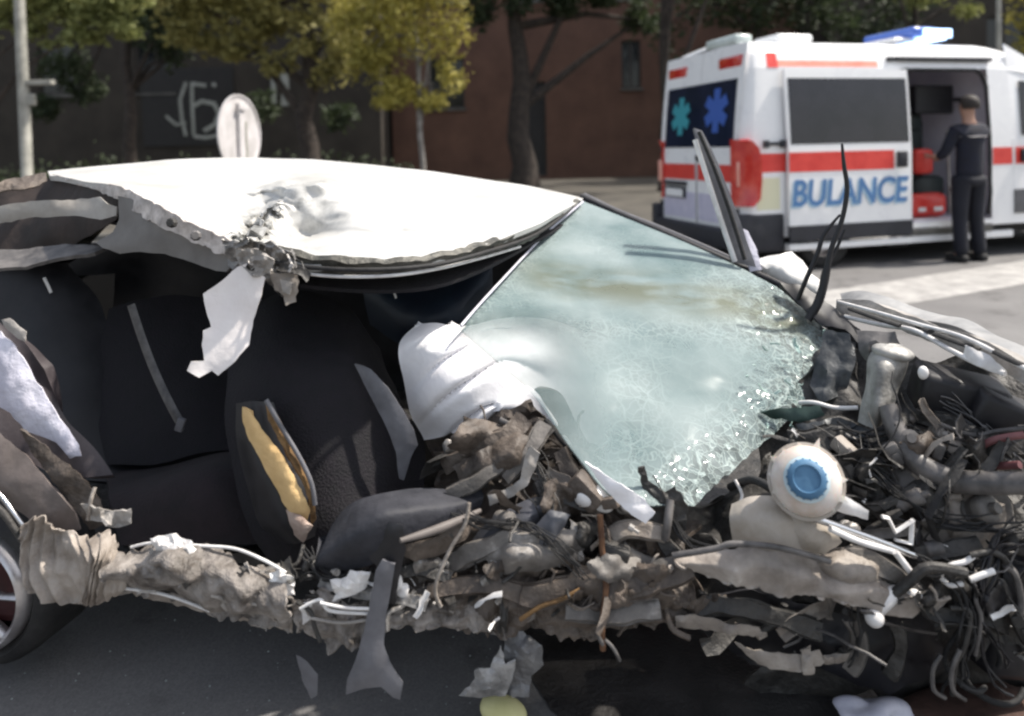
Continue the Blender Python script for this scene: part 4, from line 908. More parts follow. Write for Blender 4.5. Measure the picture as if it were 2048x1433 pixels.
sheet('quarter_panel', [(-60,840,1.84),(0,866,1.83),(60,920,1.82),(110,980,1.80),(150,1030,1.79),(160,1060,1.79),(120,1072,1.79),(60,1040,1.79),(20,1010,1.80),(-60,950,1.81)], mat('dusty_rose_grey_metal', (.10,.082,.075), (.19,.16,.15), 6, .5, bump=.25, bscale=18), CAR, 13, 1.5, .012, 9, .006, .01, True, 16)
sheet('inner_arch', [(40,860,1.85),(90,890,1.84),(160,950,1.82),(200,1000,1.80),(215,1050,1.79),(180,1060,1.79),(150,1020,1.80),(100,955,1.82),(60,900,1.84)], M_brown, CAR, 10, 2, .02, 18, .006, .01, True, 17)
cable('arch_edge', [(-40,960,1.78),(0,990,1.78),(30,1030,1.77),(52,1060,1.77)], .006, M_chrome, CAR, 16)
cable('arch_edge', [(-40,990,1.76),(0,1020,1.76),(24,1050,1.76),(44,1080,1.76)], .008, M_dark, CAR, 16)
# crumpled fluted metal
def flute(v, a, b_, t, u):
    w_ = 2/math.pi*math.asin(.98*math.sin((u*13 + .7*math.sin(t*2.3+u*5) + .5*nz(v, 6)) * math.pi * 2)) ; v.y -= (.006+.004*math.sin(u*11))*w_ + .03*nz(v, 9) + .012*nz(v, 30); v.x += .010*math.sin(t*5 + u*9); v.z += .020*nz(v, 16, 3)*(1.4-t); v.y += .03*math.sin(u*6.3)*math.sin(t*3.1); return v
part(patch('crumpled_arch_skin', [[(36,1060,1.75),(88,1030,1.74),(130,1058,1.72),(170,1066,1.72),(206,1068,1.72),(232,1090,1.72)], [(24,1110,1.73),(80,1100,1.71),(130,1115,1.70),(180,1120,1.69),(215,1120,1.69),(248,1140,1.70)], [(60,1180,1.72),(92,1206,1.71),(140,1212,1.70),(176,1206,1.70),(205,1210,1.70),(240,1178,1.71)]], mat('folded_primer', (.17,.14,.115), (.42,.37,.325), 13, .55, bump=.4, bscale=50, contrast=.4), CAR, 120, 40, .003, fn=flute, rag=.006), 'beige metal folded like an accordion beside the rear wheel')
sheet('arch_rag', [(160,1010,1.76),(190,1014,1.75),(220,1024,1.75),(262,1020,1.75),(262,1046,1.75),(235,1056,1.75),(215,1050,1.75),(180,1040,1.76)], M_wdirty, CAR, 8, 4, .02, 30, .004, 0, False, 18)
cable('arch_rag_wire', [(176,1040,1.75),(182,1000,1.75),(190,975,1.76)], .005, M_beige, CAR, 8)
# wheel
WH = Matrix.Translation(P(-24,1170,1.97)) @ Matrix.Rotation(R(-12), 4, 'Z') @ Matrix.Rotation(R(90), 4, 'X')
b = MB(); b.lathe([(.158,-.02),(.160,.02),(.178,.036),(.198,.028),(.210,.01),(.214,-.02),(.214,-.16),(.18,-.17)], WH, 48); tw = b.build('wheel', M_rubber, CAR, True)
b = MB(); b.lathe([(.128,-.01),(.134,.045),(.146,.056),(.158,.045),(.158,-.02)], WH, 48)
for k in range(7):
    a = k*math.pi*2/7; c_ = Vector((math.cos(a), math.sin(a), 0)); b.tube([WH @ (c_*.03 + Vector((0,0,.03))), WH @ (c_*.09 + Vector((0,0,.038))), WH @ (c_*.142 + Vector((0,0,.03)))], [.017,.012,.016], 8, .6)
b.lathe([(0,.045),(.03,.043),(.04,.02)], WH, 20); b.build('rim', M_rim, tw, True)
b = MB(); b.lathe([(0,-.04),(.11,-.04),(.11,-.05),(.13,-.05),(.138,-.1)], WH, 32); b.build('brake_disc', mat('maroon_brake', (.05,.012,.014), (.10,.03,.03), 9, .5), tw, True)
# ---- sill
def sillc(v, a, b_, t, u): v.y -= .04*math.sin(min(1,t*1.1)*math.pi) + .020*nz(v, 9) + .045*abs(nz(v, 13, 2)) + .022*abs(nz(v, 27, 4)); v.z += .010*nz(v, 16, 5); return v
patch('sill', [[(236,1086,1.76),(290,1088,1.74),(340,1072,1.72),(400,1082,1.71),(470,1104,1.70),(530,1128,1.69),(574,1140,1.68)], [(240,1120,1.74),(290,1120,1.72),(340,1120,1.70),(400,1135,1.69),(470,1155,1.68),(530,1170,1.67),(590,1180,1.66)], [(238,1170,1.74),(290,1182,1.73),(345,1198,1.71),(400,1212,1.70),(460,1228,1.69),(520,1242,1.68),(585,1256,1.67)]], M_sill, CAR, 84, 24, .006, fn=sillc, rag=.010, smooth=False)
patch('sill_lip', [[(240,1168,1.735),(345,1192,1.70),(460,1224,1.68),(585,1250,1.66)], [(240,1180,1.74),(345,1206,1.71),(460,1240,1.69),(585,1266,1.67)]], M_beige, CAR, 60, 4, .004, crump=.01, freq=30, rag=.006)
sheet('sill_tear', [(300,1078,1.69),(346,1066,1.68),(380,1080,1.68),(396,1100,1.68),(380,1130,1.67),(340,1128,1.67),(312,1104,1.68)], M_wpiece, CAR, 8, 3, .022, 34, .003, .01, False, 19)
sheet('sill_tear', [(540,1148,1.65),(560,1138,1.65),(590,1160,1.64),(588,1190,1.64),(560,1196,1.64),(536,1180,1.65)], M_wpiece, CAR, 8, 3, .02, 36, .003, .008, False, 20)
cable('sill_edge', [(262,1095,1.72),(310,1086,1.71),(400,1092,1.69),(470,1098,1.68),(530,1122,1.66),(572,1146,1.65)], .0036, M_wpiece, CAR, 40)
cable('sill_edge', [(240,1176,1.72),(330,1190,1.70),(420,1222,1.68)], .0036, M_wpiece, CAR, 30)
def sill2(v, a, b_, t, u): v.y -= .026*nz(v, 9) + .045*abs(nz(v, 14, 2)) + .020*abs(nz(v, 30, 4)); v.z += .012*nz(v, 16, 5); return v
patch('sill', [[(580,1196,1.66),(640,1180,1.67),(700,1190,1.68),(760,1170,1.70),(840,1172,1.71),(920,1160,1.72),(1000,1180,1.73)], [(590,1220,1.65),(640,1228,1.65),(700,1232,1.66),(760,1216,1.67),(840,1216,1.68),(920,1215,1.69),(1000,1222,1.7)], [(600,1250,1.66),(650,1282,1.66),(700,1286,1.66),(760,1256,1.67),(840,1248,1.68),(920,1250,1.69),(1010,1258,1.7)]], M_sill, CAR, 90, 18, .005, fn=sill2, rag=.014, smooth=False)
patch('front_sill', [[(760,1100,1.80),(860,1090,1.80),(960,1080,1.80),(1060,1090,1.78),(1160,1110,1.76),(1260,1110,1.75),(1380,1120,1.74)], [(760,1180,1.72),(860,1180,1.71),(960,1185,1.70),(1060,1190,1.69),(1160,1190,1.68),(1260,1180,1.68),(1380,1170,1.68)], [(740,1250,1.70),(860,1246,1.70),(960,1252,1.70),(1060,1262,1.69),(1160,1270,1.68),(1260,1258,1.68),(1370,1240,1.68)]], M_brown, CAR, 100, 30, .006, fn=sill2, rag=.014, seed=3, smooth=False)
cable('sill_edge', [(600,1218,1.62),(640,1200,1.62),(660,1222,1.62),(740,1228,1.62)], .0036, M_wpiece, CAR, 24)
cable('sill_edge', [(640,1206,1.61),(690,1216,1.61),(738,1218,1.61)], .0036, M_wpiece, CAR, 24)
cable('sill_edge', [(620,1236,1.62),(680,1246,1.62),(736,1240,1.62)], .0036, M_wdirty, CAR, 24)
for s_, o_ in enumerate(([(598,1206),(624,1202),(630,1236),(606,1250)], [(660,1160),(722,1150),(738,1166),(700,1180),(672,1196)], [(700,1140),(742,1146),(730,1180),(690,1196),(664,1204)])):
    sheet('bent_flap', [(x, y, 1.64 - .006*s_) for x, y in o_], M_wpiece, CAR, 9, 2, .012, 30, .003, .005, False, 21+s_)
for (x, y, r_) in ((792,1168,.017),(806,1180,.014),(780,1178,.010)):
    blob('metal_knuckle', x, y, 1.66, (r_, r_*.8, r_), M_wpiece, CAR, .3, 60, sub=3, seed=x)
# ---- front airbags and dark bag
def agf(v, a, b_, t, u):
    k = max(0, 1-abs(u-.45)*2.2); w_ = abs(math.sin((t*3.4 + u*2.0 + .5*math.sin(u*5) + nz(v,3))*math.pi)); v.y += .040*k*(1-w_)**3 + .014*nz(v, 6) + .012*(1-2*abs(nz(v, 4.5, 7)))*min(1,u*3) + .03*math.exp(-(((a-888)/24)**2+((b_-688+(a-888)*.3)/6)**2)) + .006*math.sin((t*5+u*3)*3.1+2*nz(v,4)); return v
part(patch('airbag', [[(832,652,2.12),(870,648,2.12),(925,655,2.14),(1000,640,2.25),(1100,640,2.34),(1200,680,2.38)], [(798,690,2.06),(860,690,2.0),(930,700,2.0),(1010,700,2.10),(1110,710,2.18),(1230,780,2.2)], [(806,760,2.04),(860,760,1.97),(930,765,1.96),(1010,765,2.02),(1100,800,2.08),(1270,900,2.02)], [(822,830,2.04),(870,830,1.97),(940,825,1.96),(1010,815,2.0),(1130,870,2.0),(1280,980,1.92)], [(848,882,2.06),(900,872,2.0),(960,855,1.99),(1060,788,2.03),(1180,940,1.96),(1285,1040,1.86)]], M_airbag, CAR, 90, 60, .012, fn=agf), 'deflated white airbag bulging out beside the windscreen')
for pts in ([(905,790,1.945),(960,762,1.95),(1010,735,1.97)], [(925,812,1.95),(980,790,1.95),(1030,770,1.98)], [(870,690,1.97),(890,684,1.97),(905,680,1.97)]):
    pass
cushion('dash_bag', [[(640,1100,1.74),(690,1020,1.74),(740,988,1.74),(800,978,1.76),(880,975,1.80),(960,975,1.84)], [(630,1130,1.68),(690,1080,1.64),(750,1030,1.64),(810,1020,1.66),(890,1005,1.72),(965,990,1.80)], [(640,1145,1.70),(700,1140,1.66),(760,1120,1.65),(815,1080,1.66),(890,1045,1.72),(955,1030,1.80)]], M_navyf, .07, .016, 60, 30, seed=6)
cable('bag_cord', [(800,1082,1.62),(860,1064,1.66),(910,1045,1.70),(960,1022,1.76)], [.006,.010,.010,.006], mat('grey_brown_cord', (.08,.07,.065), (.16,.14,.13), 10, .6), CAR, 24)
sheet('bag_skirt', [(805,1088,1.66),(870,1076,1.68),(935,1040,1.74),(960,1032,1.76),(930,1080,1.72),(880,1110,1.69),(830,1124,1.67),(800,1110,1.66)], M_brown, CAR, 12, 2, .01, 14, .006, .01, True, 24)
sheet('bag_tail', [(728,1080,1.66),(770,1040,1.64),(806,1050,1.63),(812,1100,1.63),(800,1150,1.63),(790,1210,1.63),(772,1205,1.63),(768,1150,1.63),(740,1120,1.64)], M_black, CAR, 12, 1.5, .006, 12, .02, .012, True, 25)
part(sheet('hanging_trim', [(764,1120,1.61),(790,1130,1.61),(782,1180,1.61),(772,1230,1.61),(768,1290,1.61),(780,1326,1.61),(806,1366,1.61),(800,1400,1.61),(786,1396,1.61),(762,1374,1.61),(728,1378,1.61),(692,1390,1.61),(694,1360,1.61),(712,1318,1.61),(728,1262,1.61),(742,1190,1.61),(752,1140,1.61)], M_gtrim, CAR, 12, .6, .005, 6, .008, .012, True, 26), 'long grey plastic trim strip dangling below the sill')
sheet('small_shard', [(592,1310,1.66),(612,1322,1.66),(636,1350,1.66),(634,1392,1.66),(622,1398,1.66),(604,1360,1.66)], M_gtrim, CAR, 10, 1, .004, 10, .004, .004, True, 27)
sheet('hanging_bracket', [(1010,1268,1.66),(1046,1262,1.66),(1084,1292,1.66),(1088,1330,1.66),(1062,1352,1.66),(1058,1394,1.66),(1024,1396,1.66),(1014,1370,1.66),(1004,1330,1.66)], mat('grey_cast_metal', (.12,.12,.125), (.22,.22,.22), 14, .5, .3, bump=.3), CAR, 9, 2, .016, 20, .008, .006, False, 28, .01)
sheet('hanging_bracket', [(1002,1290,1.64),(1010,1330,1.64),(1032,1322,1.64),(1024,1360,1.64),(1010,1392,1.64),(960,1396,1.64),(918,1392,1.64),(950,1358,1.64),(948,1342,1.64),(980,1336,1.64)], mat('grey_shard_metal', (.16,.16,.16), (.36,.355,.35), 18, .5, .2, bump=.2), CAR, 9, 2, .012, 24, .005, .006, False, 29, .01)
# ---- windscreen
def crk(a, b_):
    d = 9e9
    for (x0,y0,x1,y1) in ((1660,640,1560,860),(1560,860,1380,1010),(1560,620,1660,680)):
        L2 = (x1-x0)**2+(y1-y0)**2; t = max(0, min(1, ((a-x0)*(x1-x0)+(b_-y0)*(y1-y0))/L2)); d = min(d, math.hypot(a-x0-t*(x1-x0), b_-y0-t*(y1-y0)))
    v = math.exp(-(d/85)**2) + .22*math.exp(-((b_-655-.0*(a-1300))/22)**2) + .4*math.exp(-(min(abs(b_-(655-(a-920)*1.05)), 400)/26)**2)*(1 if a < 1165 else 0)
    return min(1, v + .30*max(0, nz((a/150, b_/110, 0), 1)) + .12*max(0, (b_-820)/200))
def tree_reflection(a, b_):  # olive band: reflected trees painted into the glass colour
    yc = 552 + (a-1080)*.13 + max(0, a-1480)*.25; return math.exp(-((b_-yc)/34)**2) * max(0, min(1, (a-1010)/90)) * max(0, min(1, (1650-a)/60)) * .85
def wsf(v, a, b_, t, u):
    v.y += .012*nz(v, 5) - .05*math.sin(t*math.pi)*math.sin(u*math.pi) + .018*(1-2*abs(nz(v, 2.4, 4)))*math.sin(t*math.pi); c = crk(a, b_); v.y += c*.012*nz(v, 30, 3); v.z += c*.006*nz(v, 34, 5); return v
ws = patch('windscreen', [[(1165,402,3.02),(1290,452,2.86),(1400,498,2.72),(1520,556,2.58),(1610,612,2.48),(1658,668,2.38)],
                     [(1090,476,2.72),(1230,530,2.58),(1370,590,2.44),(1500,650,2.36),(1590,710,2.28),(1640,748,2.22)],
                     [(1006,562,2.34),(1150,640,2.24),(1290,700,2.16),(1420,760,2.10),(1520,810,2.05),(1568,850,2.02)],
                     [(920,655,2.02),(1010,735,1.96),(1068,790,1.90),(1150,905,1.80),(1240,1000,1.71),(1385,1010,1.74)]], M_glass, CAR, 90, 90, .006, fn=wsf, attr={'crack': crk, 'tree_reflection': tree_reflection, 'clear': lambda a, b_: max(0, min(1, (1230-a)/120)) * max(0, min(1, (b_-600)/50))})
ws['label'] = 'shattered pale green windscreen hanging at a slant'
cable('windscreen_edge', [(1166,404,2.98),(1130,434,2.84),(1085,474,2.68),(1006,558,2.30),(960,608,2.14),(922,652,2.0)], .004, M_lav, ws, 40)
cable('far_pillar', [(1162,394,3.10),(1240,430,3.0),(1330,468,2.88),(1430,512,2.76),(1520,552,2.66),(1600,590,2.56),(1650,620,2.5)], .015, M_black, CAR, 40)
cable('far_pillar_skin', [(1168,390,3.14),(1240,424,3.04),(1330,460,2.93),(1430,503,2.81),(1520,545,2.70)], .009, M_gtrim, CAR, 40)
# torn windscreen base, ragged black fringe at the lower corner
sheet('scuttle_fringe', [(1276,936,1.74),(1290,932,1.74),(1296,962,1.74),(1330,985,1.73),(1350,972,1.73),(1376,1010,1.72),(1372,1060,1.72),(1340,1090,1.72),(1318,1080,1.72),(1312,1030,1.73),(1286,990,1.74)], M_dark, CAR, 9, 3, .01, 24, .004, .004, False, 30)
blob('bright_bracket', 1190, 998, 1.74, (.050, .03, .026), M_wpiece, CAR, .25, 26, 1, (0, 15, 0), 4, 2)
sheet('screen_tip', [(1170,925,1.70),(1250,975,1.68),(1290,1000,1.68),(1310,1026,1.68),(1292,1048,1.68),(1262,1030,1.68),(1215,985,1.69)], M_airbag, CAR, 9, 1.5, .008, 20, .004, .006, True, 31)
# ---- dashboard remains and engine bay: specific pieces
patch('bulkhead', [[(870,880,2.12),(960,870,2.1),(1080,795,2.06),(1180,880,2.0),(1290,990,1.92),(1380,1030,1.9)], [(880,1000,2.0),(980,990,1.97),(1080,980,1.93),(1180,1000,1.88),(1290,1060,1.84),(1380,1080,1.84)], [(880,1180,1.82),(980,1185,1.79),(1080,1190,1.77),(1180,1190,1.76),(1290,1190,1.76),(1400,1190,1.76)]], M_brown, CAR, 110, 80, .008, crump=.045, freq=13, ridge=.035)
patch('bulkhead', [[(1360,1010,2.0),(1450,980,2.02),(1560,850,2.05),(1620,740,2.2),(1690,640,2.35)], [(1370,1080,1.9),(1460,1060,1.9),(1560,980,1.95),(1640,900,2.0),(1720,820,2.1)], [(1380,1200,1.8),(1480,1200,1.8),(1600,1200,1.82),(1700,1150,1.86),(1780,1100,1.92)]], M_dark, CAR, 90, 60, .01, crump=.05, freq=10, ridge=.03, seed=3)
patch('engine_bay_floor', [[(1640,640,2.4),(1760,680,2.3),(1900,720,2.15),(2120,760,2.0)], [(1600,900,2.05),(1760,900,2.0),(1900,900,1.95),(2120,900,1.9)], [(1600,1150,1.85),(1760,1150,1.82),(1900,1150,1.8),(2120,1150,1.78)], [(1500,1380,1.86),(1700,1400,1.84),(1900,1420,1.84),(2120,1440,1.84)]], M_dark, CAR, 70, 70, .01, crump=.06, freq=8, ridge=.03, seed=5)
sheet('underbody_shroud', [(1360,1200,1.74),(1500,1180,1.74),(1700,1230,1.72),(1850,1220,1.72),(1900,1330,1.74),(1780,1390,1.76),(1640,1340,1.76),(1500,1330,1.78),(1400,1260,1.78)], M_black, CAR, 20, 4, .04, 8, .006, .02, True, 40)
# twisted dash metal
def shapes(name, lst, m, **k):
    for i, o_ in enumerate(lst): sheet(name, o_, m, CAR, seed=50+i, **k)
shapes('torn_dash_metal', [
  [(930,850,1.98),(1010,820,1.98),(1060,800,1.98),(1100,850,1.94),(1080,900,1.93),(1020,950,1.92),(950,940,1.93),(900,900,1.95)],
  [(1090,850,1.95),(1140,900,1.92),(1200,950,1.88),(1190,980,1.86),(1120,960,1.86),(1080,920,1.9)],
  [(1160,1020,1.80),(1230,1000,1.78),(1300,1050,1.76),(1290,1110,1.74),(1220,1120,1.74),(1170,1080,1.76)]], M_brown, step=9, rag=4, crump=.035, freq=22, smooth=False, ridge=.02)
shapes('torn_dash_strut', [
  [(975,990,1.74),(1010,980,1.73),(1040,960,1.72),(1050,910,1.72),(1062,892,1.72),(1080,908,1.72),(1072,936,1.72),(1054,972,1.72),(1020,996,1.72),(980,1012,1.73)],
  [(1140,890,1.84),(1165,895,1.83),(1190,930,1.82),(1196,950,1.82),(1168,940,1.82)],
  [(1140,1040,1.70),(1156,1050,1.70),(1168,1120,1.69),(1150,1130,1.69),(1144,1090,1.69)],
  [(975,1120,1.70),(990,1122,1.69),(1010,1170,1.68),(996,1188,1.68),(980,1160,1.68)]], M_wdirty, step=8, rag=1.5, crump=.012, freq=26, smooth=True, bulge=.008)
sheet('grey_duct', [(925,1100,1.76),(980,1040,1.76),(1050,1000,1.76),(1120,985,1.77),(1130,1010,1.76),(1080,1060,1.74),(1020,1100,1.72),(950,1130,1.72),(920,1122,1.74)], mat('slate_plastic', (.055,.058,.068), (.10,.10,.115), 8, .45), CAR, 12, 1.5, .012, 9, .02, .03, True, 60)
sheet('grey_duct', [(1050,1070,1.70),(1100,1020,1.71),(1140,1030,1.70),(1110,1090,1.68),(1070,1110,1.68)], mat('slate_plastic', None), CAR, 10, 1.5, .012, 12, .02, .015, True, 61)
# front outer skin below the engine, scraped pale
part(patch('front_skirt', [[(1340,1110,1.68),(1430,1096,1.66),(1520,1090,1.65),(1600,1100,1.64),(1680,1130,1.64),(1760,1160,1.64),(1830,1180,1.64)], [(1350,1130,1.64),(1430,1130,1.62),(1520,1134,1.61),(1600,1150,1.60),(1680,1180,1.60),(1760,1190,1.60),(1830,1196,1.62)], [(1400,1150,1.64),(1440,1160,1.62),(1520,1178,1.61),(1600,1190,1.60),(1680,1205,1.60),(1770,1226,1.61),(1840,1212,1.63)]], mat('scraped_skirt_metal', (.17,.145,.125), (.36,.32,.285), 8, .5, bump=.3, bscale=36, c3=(.5,.47,.43)), CAR, 90, 26, .006, crump=.015, freq=14, ridge=.01, rag=.006), 'pale scraped skirt panel hanging under the engine bay')
cable('skirt_bead', [(1345,1112,1.62),(1430,1098,1.60),(1470,1088,1.59),(1560,1096,1.59),(1660,1124,1.6)], .007, M_hose, CAR, 30)
shapes('lower_flap', [
  [(1350,1232,1.66),(1390,1230,1.65),(1450,1246,1.65),(1520,1256,1.65),(1524,1276,1.65),(1460,1270,1.65),(1400,1258,1.66),(1352,1256,1.66)],
  [(1468,1286,1.68),(1500,1298,1.67),(1550,1306,1.67),(1600,1310,1.66),(1640,1300,1.66),(1650,1326,1.66),(1600,1346,1.66),(1540,1340,1.67),(1500,1316,1.67)],
  [(1600,1300,1.66),(1622,1290,1.65),(1630,1348,1.65),(1606,1350,1.65)],
  [(1630,1310,1.67),(1700,1306,1.67),(1704,1324,1.67),(1650,1330,1.67)]], M_beige, step=9, rag=2.5, crump=.014, freq=20, smooth=True, bulge=.008)
shapes('bay_rubble_panel', [
  [(1640,1110,1.70),(1700,1090,1.70),(1750,1110,1.68),(1780,1160,1.66),(1740,1200,1.65),(1680,1180,1.65),(1640,1150,1.66)],
  [(1830,990,1.80),(1900,970,1.78),(1990,980,1.76),(2010,1040,1.74),(1980,1090,1.74),(1900,1100,1.74),(1850,1070,1.76)],
  [(1820,830,1.95),(1880,820,1.94),(1940,850,1.92),(1960,900,1.9),(1900,930,1.88),(1840,900,1.9)]], M_beige, step=9, rag=4, crump=.05, freq=20, smooth=False, ridge=.02)
blob('white_ball_joint', 1748, 1236, 1.60, (.020, .020, .020), M_wpiece, CAR, .08, 30, sub=3)
cable('white_link_arm', [(1748,1232,1.61),(1765,1210,1.61),(1782,1190,1.62),(1796,1184,1.63)], [.012,.016,.018,.014], M_wpiece, CAR, 14)
blob('white_link_end', 1826, 1190, 1.62, (.018,.012,.012), M_wpiece, CAR, .2, 40, sub=3)
# coolant tank with a blue cap and its spiky rim
T = P(1612, 962, 1.62); TM = Matrix.Translation(T) @ (Vector((0,0,CAMH)) - T + Vector((.05,-.02,.12))).to_track_quat('Z', 'Y').to_matrix().to_4x4()
tk = MB(); tk.lathe([(0,-.055),(.04,-.05),(.064,-.03),(.074,-.005),(.072,.015),(.06,.034),(.048,.040),(.0,.040)], TM, 40); tank = tk.build('coolant_tank', M_tank, CAR, True)
b = MB()
for k, (a, l) in enumerate(((8,.018),(35,.012),(72,.030),(100,.012),(128,.010),(150,.018),(176,.012),(205,.01),(338,.022),(-44,.010))):
    a = R(a); d = Vector((math.cos(a), math.sin(a), 0)); s = d.cross(Vector((0,0,1)))
    p = d*.068; b.add([TM @ q for q in (p - s*.010 + Vector((0,0,.006)), p + s*.010 + Vector((0,0,.006)), p + s*.010 - Vector((0,0,.006)), p - s*.010 - Vector((0,0,.006)), p + d*l + Vector((0,0,.002)))], [(0,1,4),(1,2,4),(2,3,4),(3,0,4),(0,3,2,1)])
b.build('moulded_spike', M_tank, tank, kind='stuff')
b = MB(); b.lathe([(.046,.036),(.047,.046),(.040,.050),(.036,.048)], TM, 36); b.build('neck_ring', mat('pale_blue_ring', (.42,.54,.60), (.56,.66,.70), 12, .5), tank, True)
b = MB(); b.lathe([(.040,.044),(.040,.064),(.036,.072),(.028,.074),(.026,.070),(.012,.070),(.0,.071)], TM, 36)
for k in range(18):
    a = 2*math.pi*k/18; b.rbox((.0385,-.002,.048), (.042,.002,.066), .001, TM @ Matrix.Rotation(a, 4, 'Z'), 1)
b.build('blue_cap', M_blue, tank, True)
part(patch('washer_tank', [[(1462,1006,1.70),(1500,996,1.68),(1545,996,1.67),(1590,1010,1.66)], [(1462,1040,1.66),(1500,1040,1.63),(1560,1040,1.62),(1630,1050,1.63)], [(1466,1084,1.66),(1520,1096,1.63),(1590,1104,1.62),(1650,1100,1.64)]], M_tankd, CAR, 40, 24, .07, crump=.010, freq=10), 'cracked yellowish plastic tank below the blue cap')
sheet('tank_shoulder', [(1570,1010,1.66),(1620,1028,1.62),(1668,1060,1.62),(1684,1084,1.63),(1650,1110,1.63),(1600,1100,1.63),(1560,1060,1.64)], M_tankd, CAR, 11, 1.5, .012, 14, .02, .02, True, 62)
# rods and the zigzag bracket
cable('cowl_rod', [(1625,1036,1.60),(1700,1062,1.61),(1760,1084,1.62),(1830,1112,1.63)], .008, M_chrome, CAR, 20)
cable('cowl_rod', [(1660,1058,1.59),(1720,1084,1.60),(1790,1104,1.62)], .007, M_wpiece, CAR, 20)
cable('cowl_rod', [(1790,1104,1.61),(1810,1130,1.61),(1832,1160,1.62)], .007, M_wpiece, CAR, 10)
sheet('white_flag_shard', [(1664,1000,1.68),(1690,992,1.68),(1738,1022,1.67),(1736,1040,1.67),(1700,1030,1.67),(1662,1018,1.68)], M_wpiece, CAR, 10, 1, .004, 12, .003, .004, True, 63)
zb = MB(); zb.tube(wpts([(1764,1034,1.66),(1776,1036,1.66),(1790,1064,1.66)]), .008, 6, .5); zb.tube(wpts([(1788,1066,1.66),(1828,1040,1.66)]), .007, 6, .5); zb.tube(wpts([(1824,1040,1.66),(1822,1090,1.66)]), .006, 6, .5); zb.tube(wpts([(1822,1088,1.66),(1790,1080,1.66)]), .006, 6, .5); zb.build('zigzag_bracket', M_wpiece, CAR)
# strut tower
patch('strut_tower', [[(1742,704,1.98),(1770,690,1.95),(1806,690,1.95),(1822,704,1.98)], [(1736,740,1.96),(1762,740,1.90),(1790,740,1.90),(1812,745,1.95)], [(1724,800,1.94),(1750,800,1.88),(1770,805,1.88),(1790,810,1.93)], [(1716,850,1.92),(1735,856,1.88),(1750,862,1.88),(1766,860,1.92)]], mat('worn_grey_casting', (.16,.155,.145), (.38,.37,.35), 12, .5, .2, bump=.3), CAR, 30, 40, .03, crump=.012, freq=14)
blob('strut_top', 1786, 706, 1.95, (.052, .05, .022), mat('worn_grey_casting', None), CAR, .12, 20, 1, (0,8,0), 4, 3)
sheet('inner_wing', [(1712,660,2.1),(1790,664,2.0),(1800,690,1.98),(1750,700,2.0),(1745,740,2.0),(1718,700,2.05)], M_hose, CAR, 12, 2, .02, 12, .006, .01, True, 64)
b = MB(); b.rbox((-.10,-.06,-.055), (.11,.07,.055), .018, rotm(1912, 790, 1.93, 5, 12, -14)); b.build('black_air_box', M_black, CAR, True)
b = MB(); b.rbox((-.09,-.05,-.05), (.08,.05,.04), .015, rotm(2020, 830, 1.85, 5, 22, -14)); b.build('black_air_box', M_black, CAR, True)
blob('white_bolt_cap', 1846, 746, 1.84, (.013,.010,.017), M_wpiece, CAR, .1, 20, sub=3)
# wing rail with slots, running back from the front corner
rl = [[(1672,598,2.44),(1740,604,2.32),(1830,636,2.14),(1920,664,1.98),(2000,700,1.84),(2110,760,1.68)], [(1668,630,2.42),(1740,640,2.30),(1830,672,2.12),(1920,704,1.96),(1990,738,1.84),(2100,800,1.68)]]
wr = patch('wing_rail', rl, M_wdirty, CAR, 70, 8, .03, crump=.008, freq=16, ridge=.006)
part(wr, 'bent white wing rail with dark slots above the engine bay')
for i, (x0, y0, x1, y1, Y) in enumerate(((1700,618,1800,652,2.17),(1835,652,1862,664,2.06),(1870,668,1960,700,1.92),(1990,704,2048,732,1.76))):
    cable('slot', [(x0,y0,Y+.10-.02*i),(x0*.5+x1*.5,y0*.5+y1*.5+1,Y),(x1,y1,Y-.06+.01*i)], .010, M_rubber, wr, 10, 8, .6)
patch('wing_outer_skin', [[(1680,590,2.50),(1740,586,2.42),(1860,620,2.24),(1960,650,2.06),(2110,730,1.80)], [(1682,600,2.46),(1745,608,2.34),(1850,640,2.18),(1950,672,1.98),(2110,752,1.72)]], mat('grey_wing_skin', (.20,.20,.20), (.36,.355,.35), 7, .4, bump=.15), CAR, 50, 6, .02, crump=.012, freq=9)
cable('rail_edge', [(1676,604,2.40),(1750,624,2.26),(1840,650,2.08),(1930,676,1.92),(2010,716,1.78),(2110,770,1.64)], .006, M_wpiece, wr, 40)
cable('rail_edge', [(1690,634,2.36),(1760,650,2.22),(1830,662,2.07),(1900,700,1.92),(1960,730,1.84),(2010,748,1.78)], .007, M_wpiece, wr, 40)
sheet('rail_tab', [(1930,690,1.88),(1980,712,1.82),(2012,742,1.78),(2004,752,1.78),(1960,734,1.82),(1925,716,1.88)], M_wpiece, CAR, 8, 1.5, .01, 20, .005, .006, True, 65)
# big hose, pipes
cable('radiator_hose', [(1776,812,1.86),(1792,860,1.83),(1824,916,1.79),(1880,952,1.74),(1950,966,1.70),(2110,966,1.62)], [.022,.025,.027,.027,.026,.024], M_hose, CAR, 50, 14)
cable('pipe', [(1700,896,1.9),(1760,902,1.86),(1800,930,1.84),(1850,940,1.8)], .010, M_rubber, CAR, 24)
cable('pipe', [(1860,840,1.84),(1940,870,1.80),(2000,862,1.78),(2100,850,1.75)], .006, M_hose, CAR, 24)
cable('bonnet_cable', [(1600,806,2.05),(1630,806,2.0),(1670,816,1.98),(1716,816,1.96)], .006, M_wpiece, CAR, 16)
sheet('scuttle_panel', [(1520,826,2.0),(1560,816,2.0),(1640,812,1.98),(1650,830,1.97),(1600,846,1.98),(1540,836,2.0)], mat('dark_green_scuttle', (.010,.028,.022), (.03,.06,.05), 10, .5), CAR, 10, 2, .01, 14, .006, .006, True, 66)
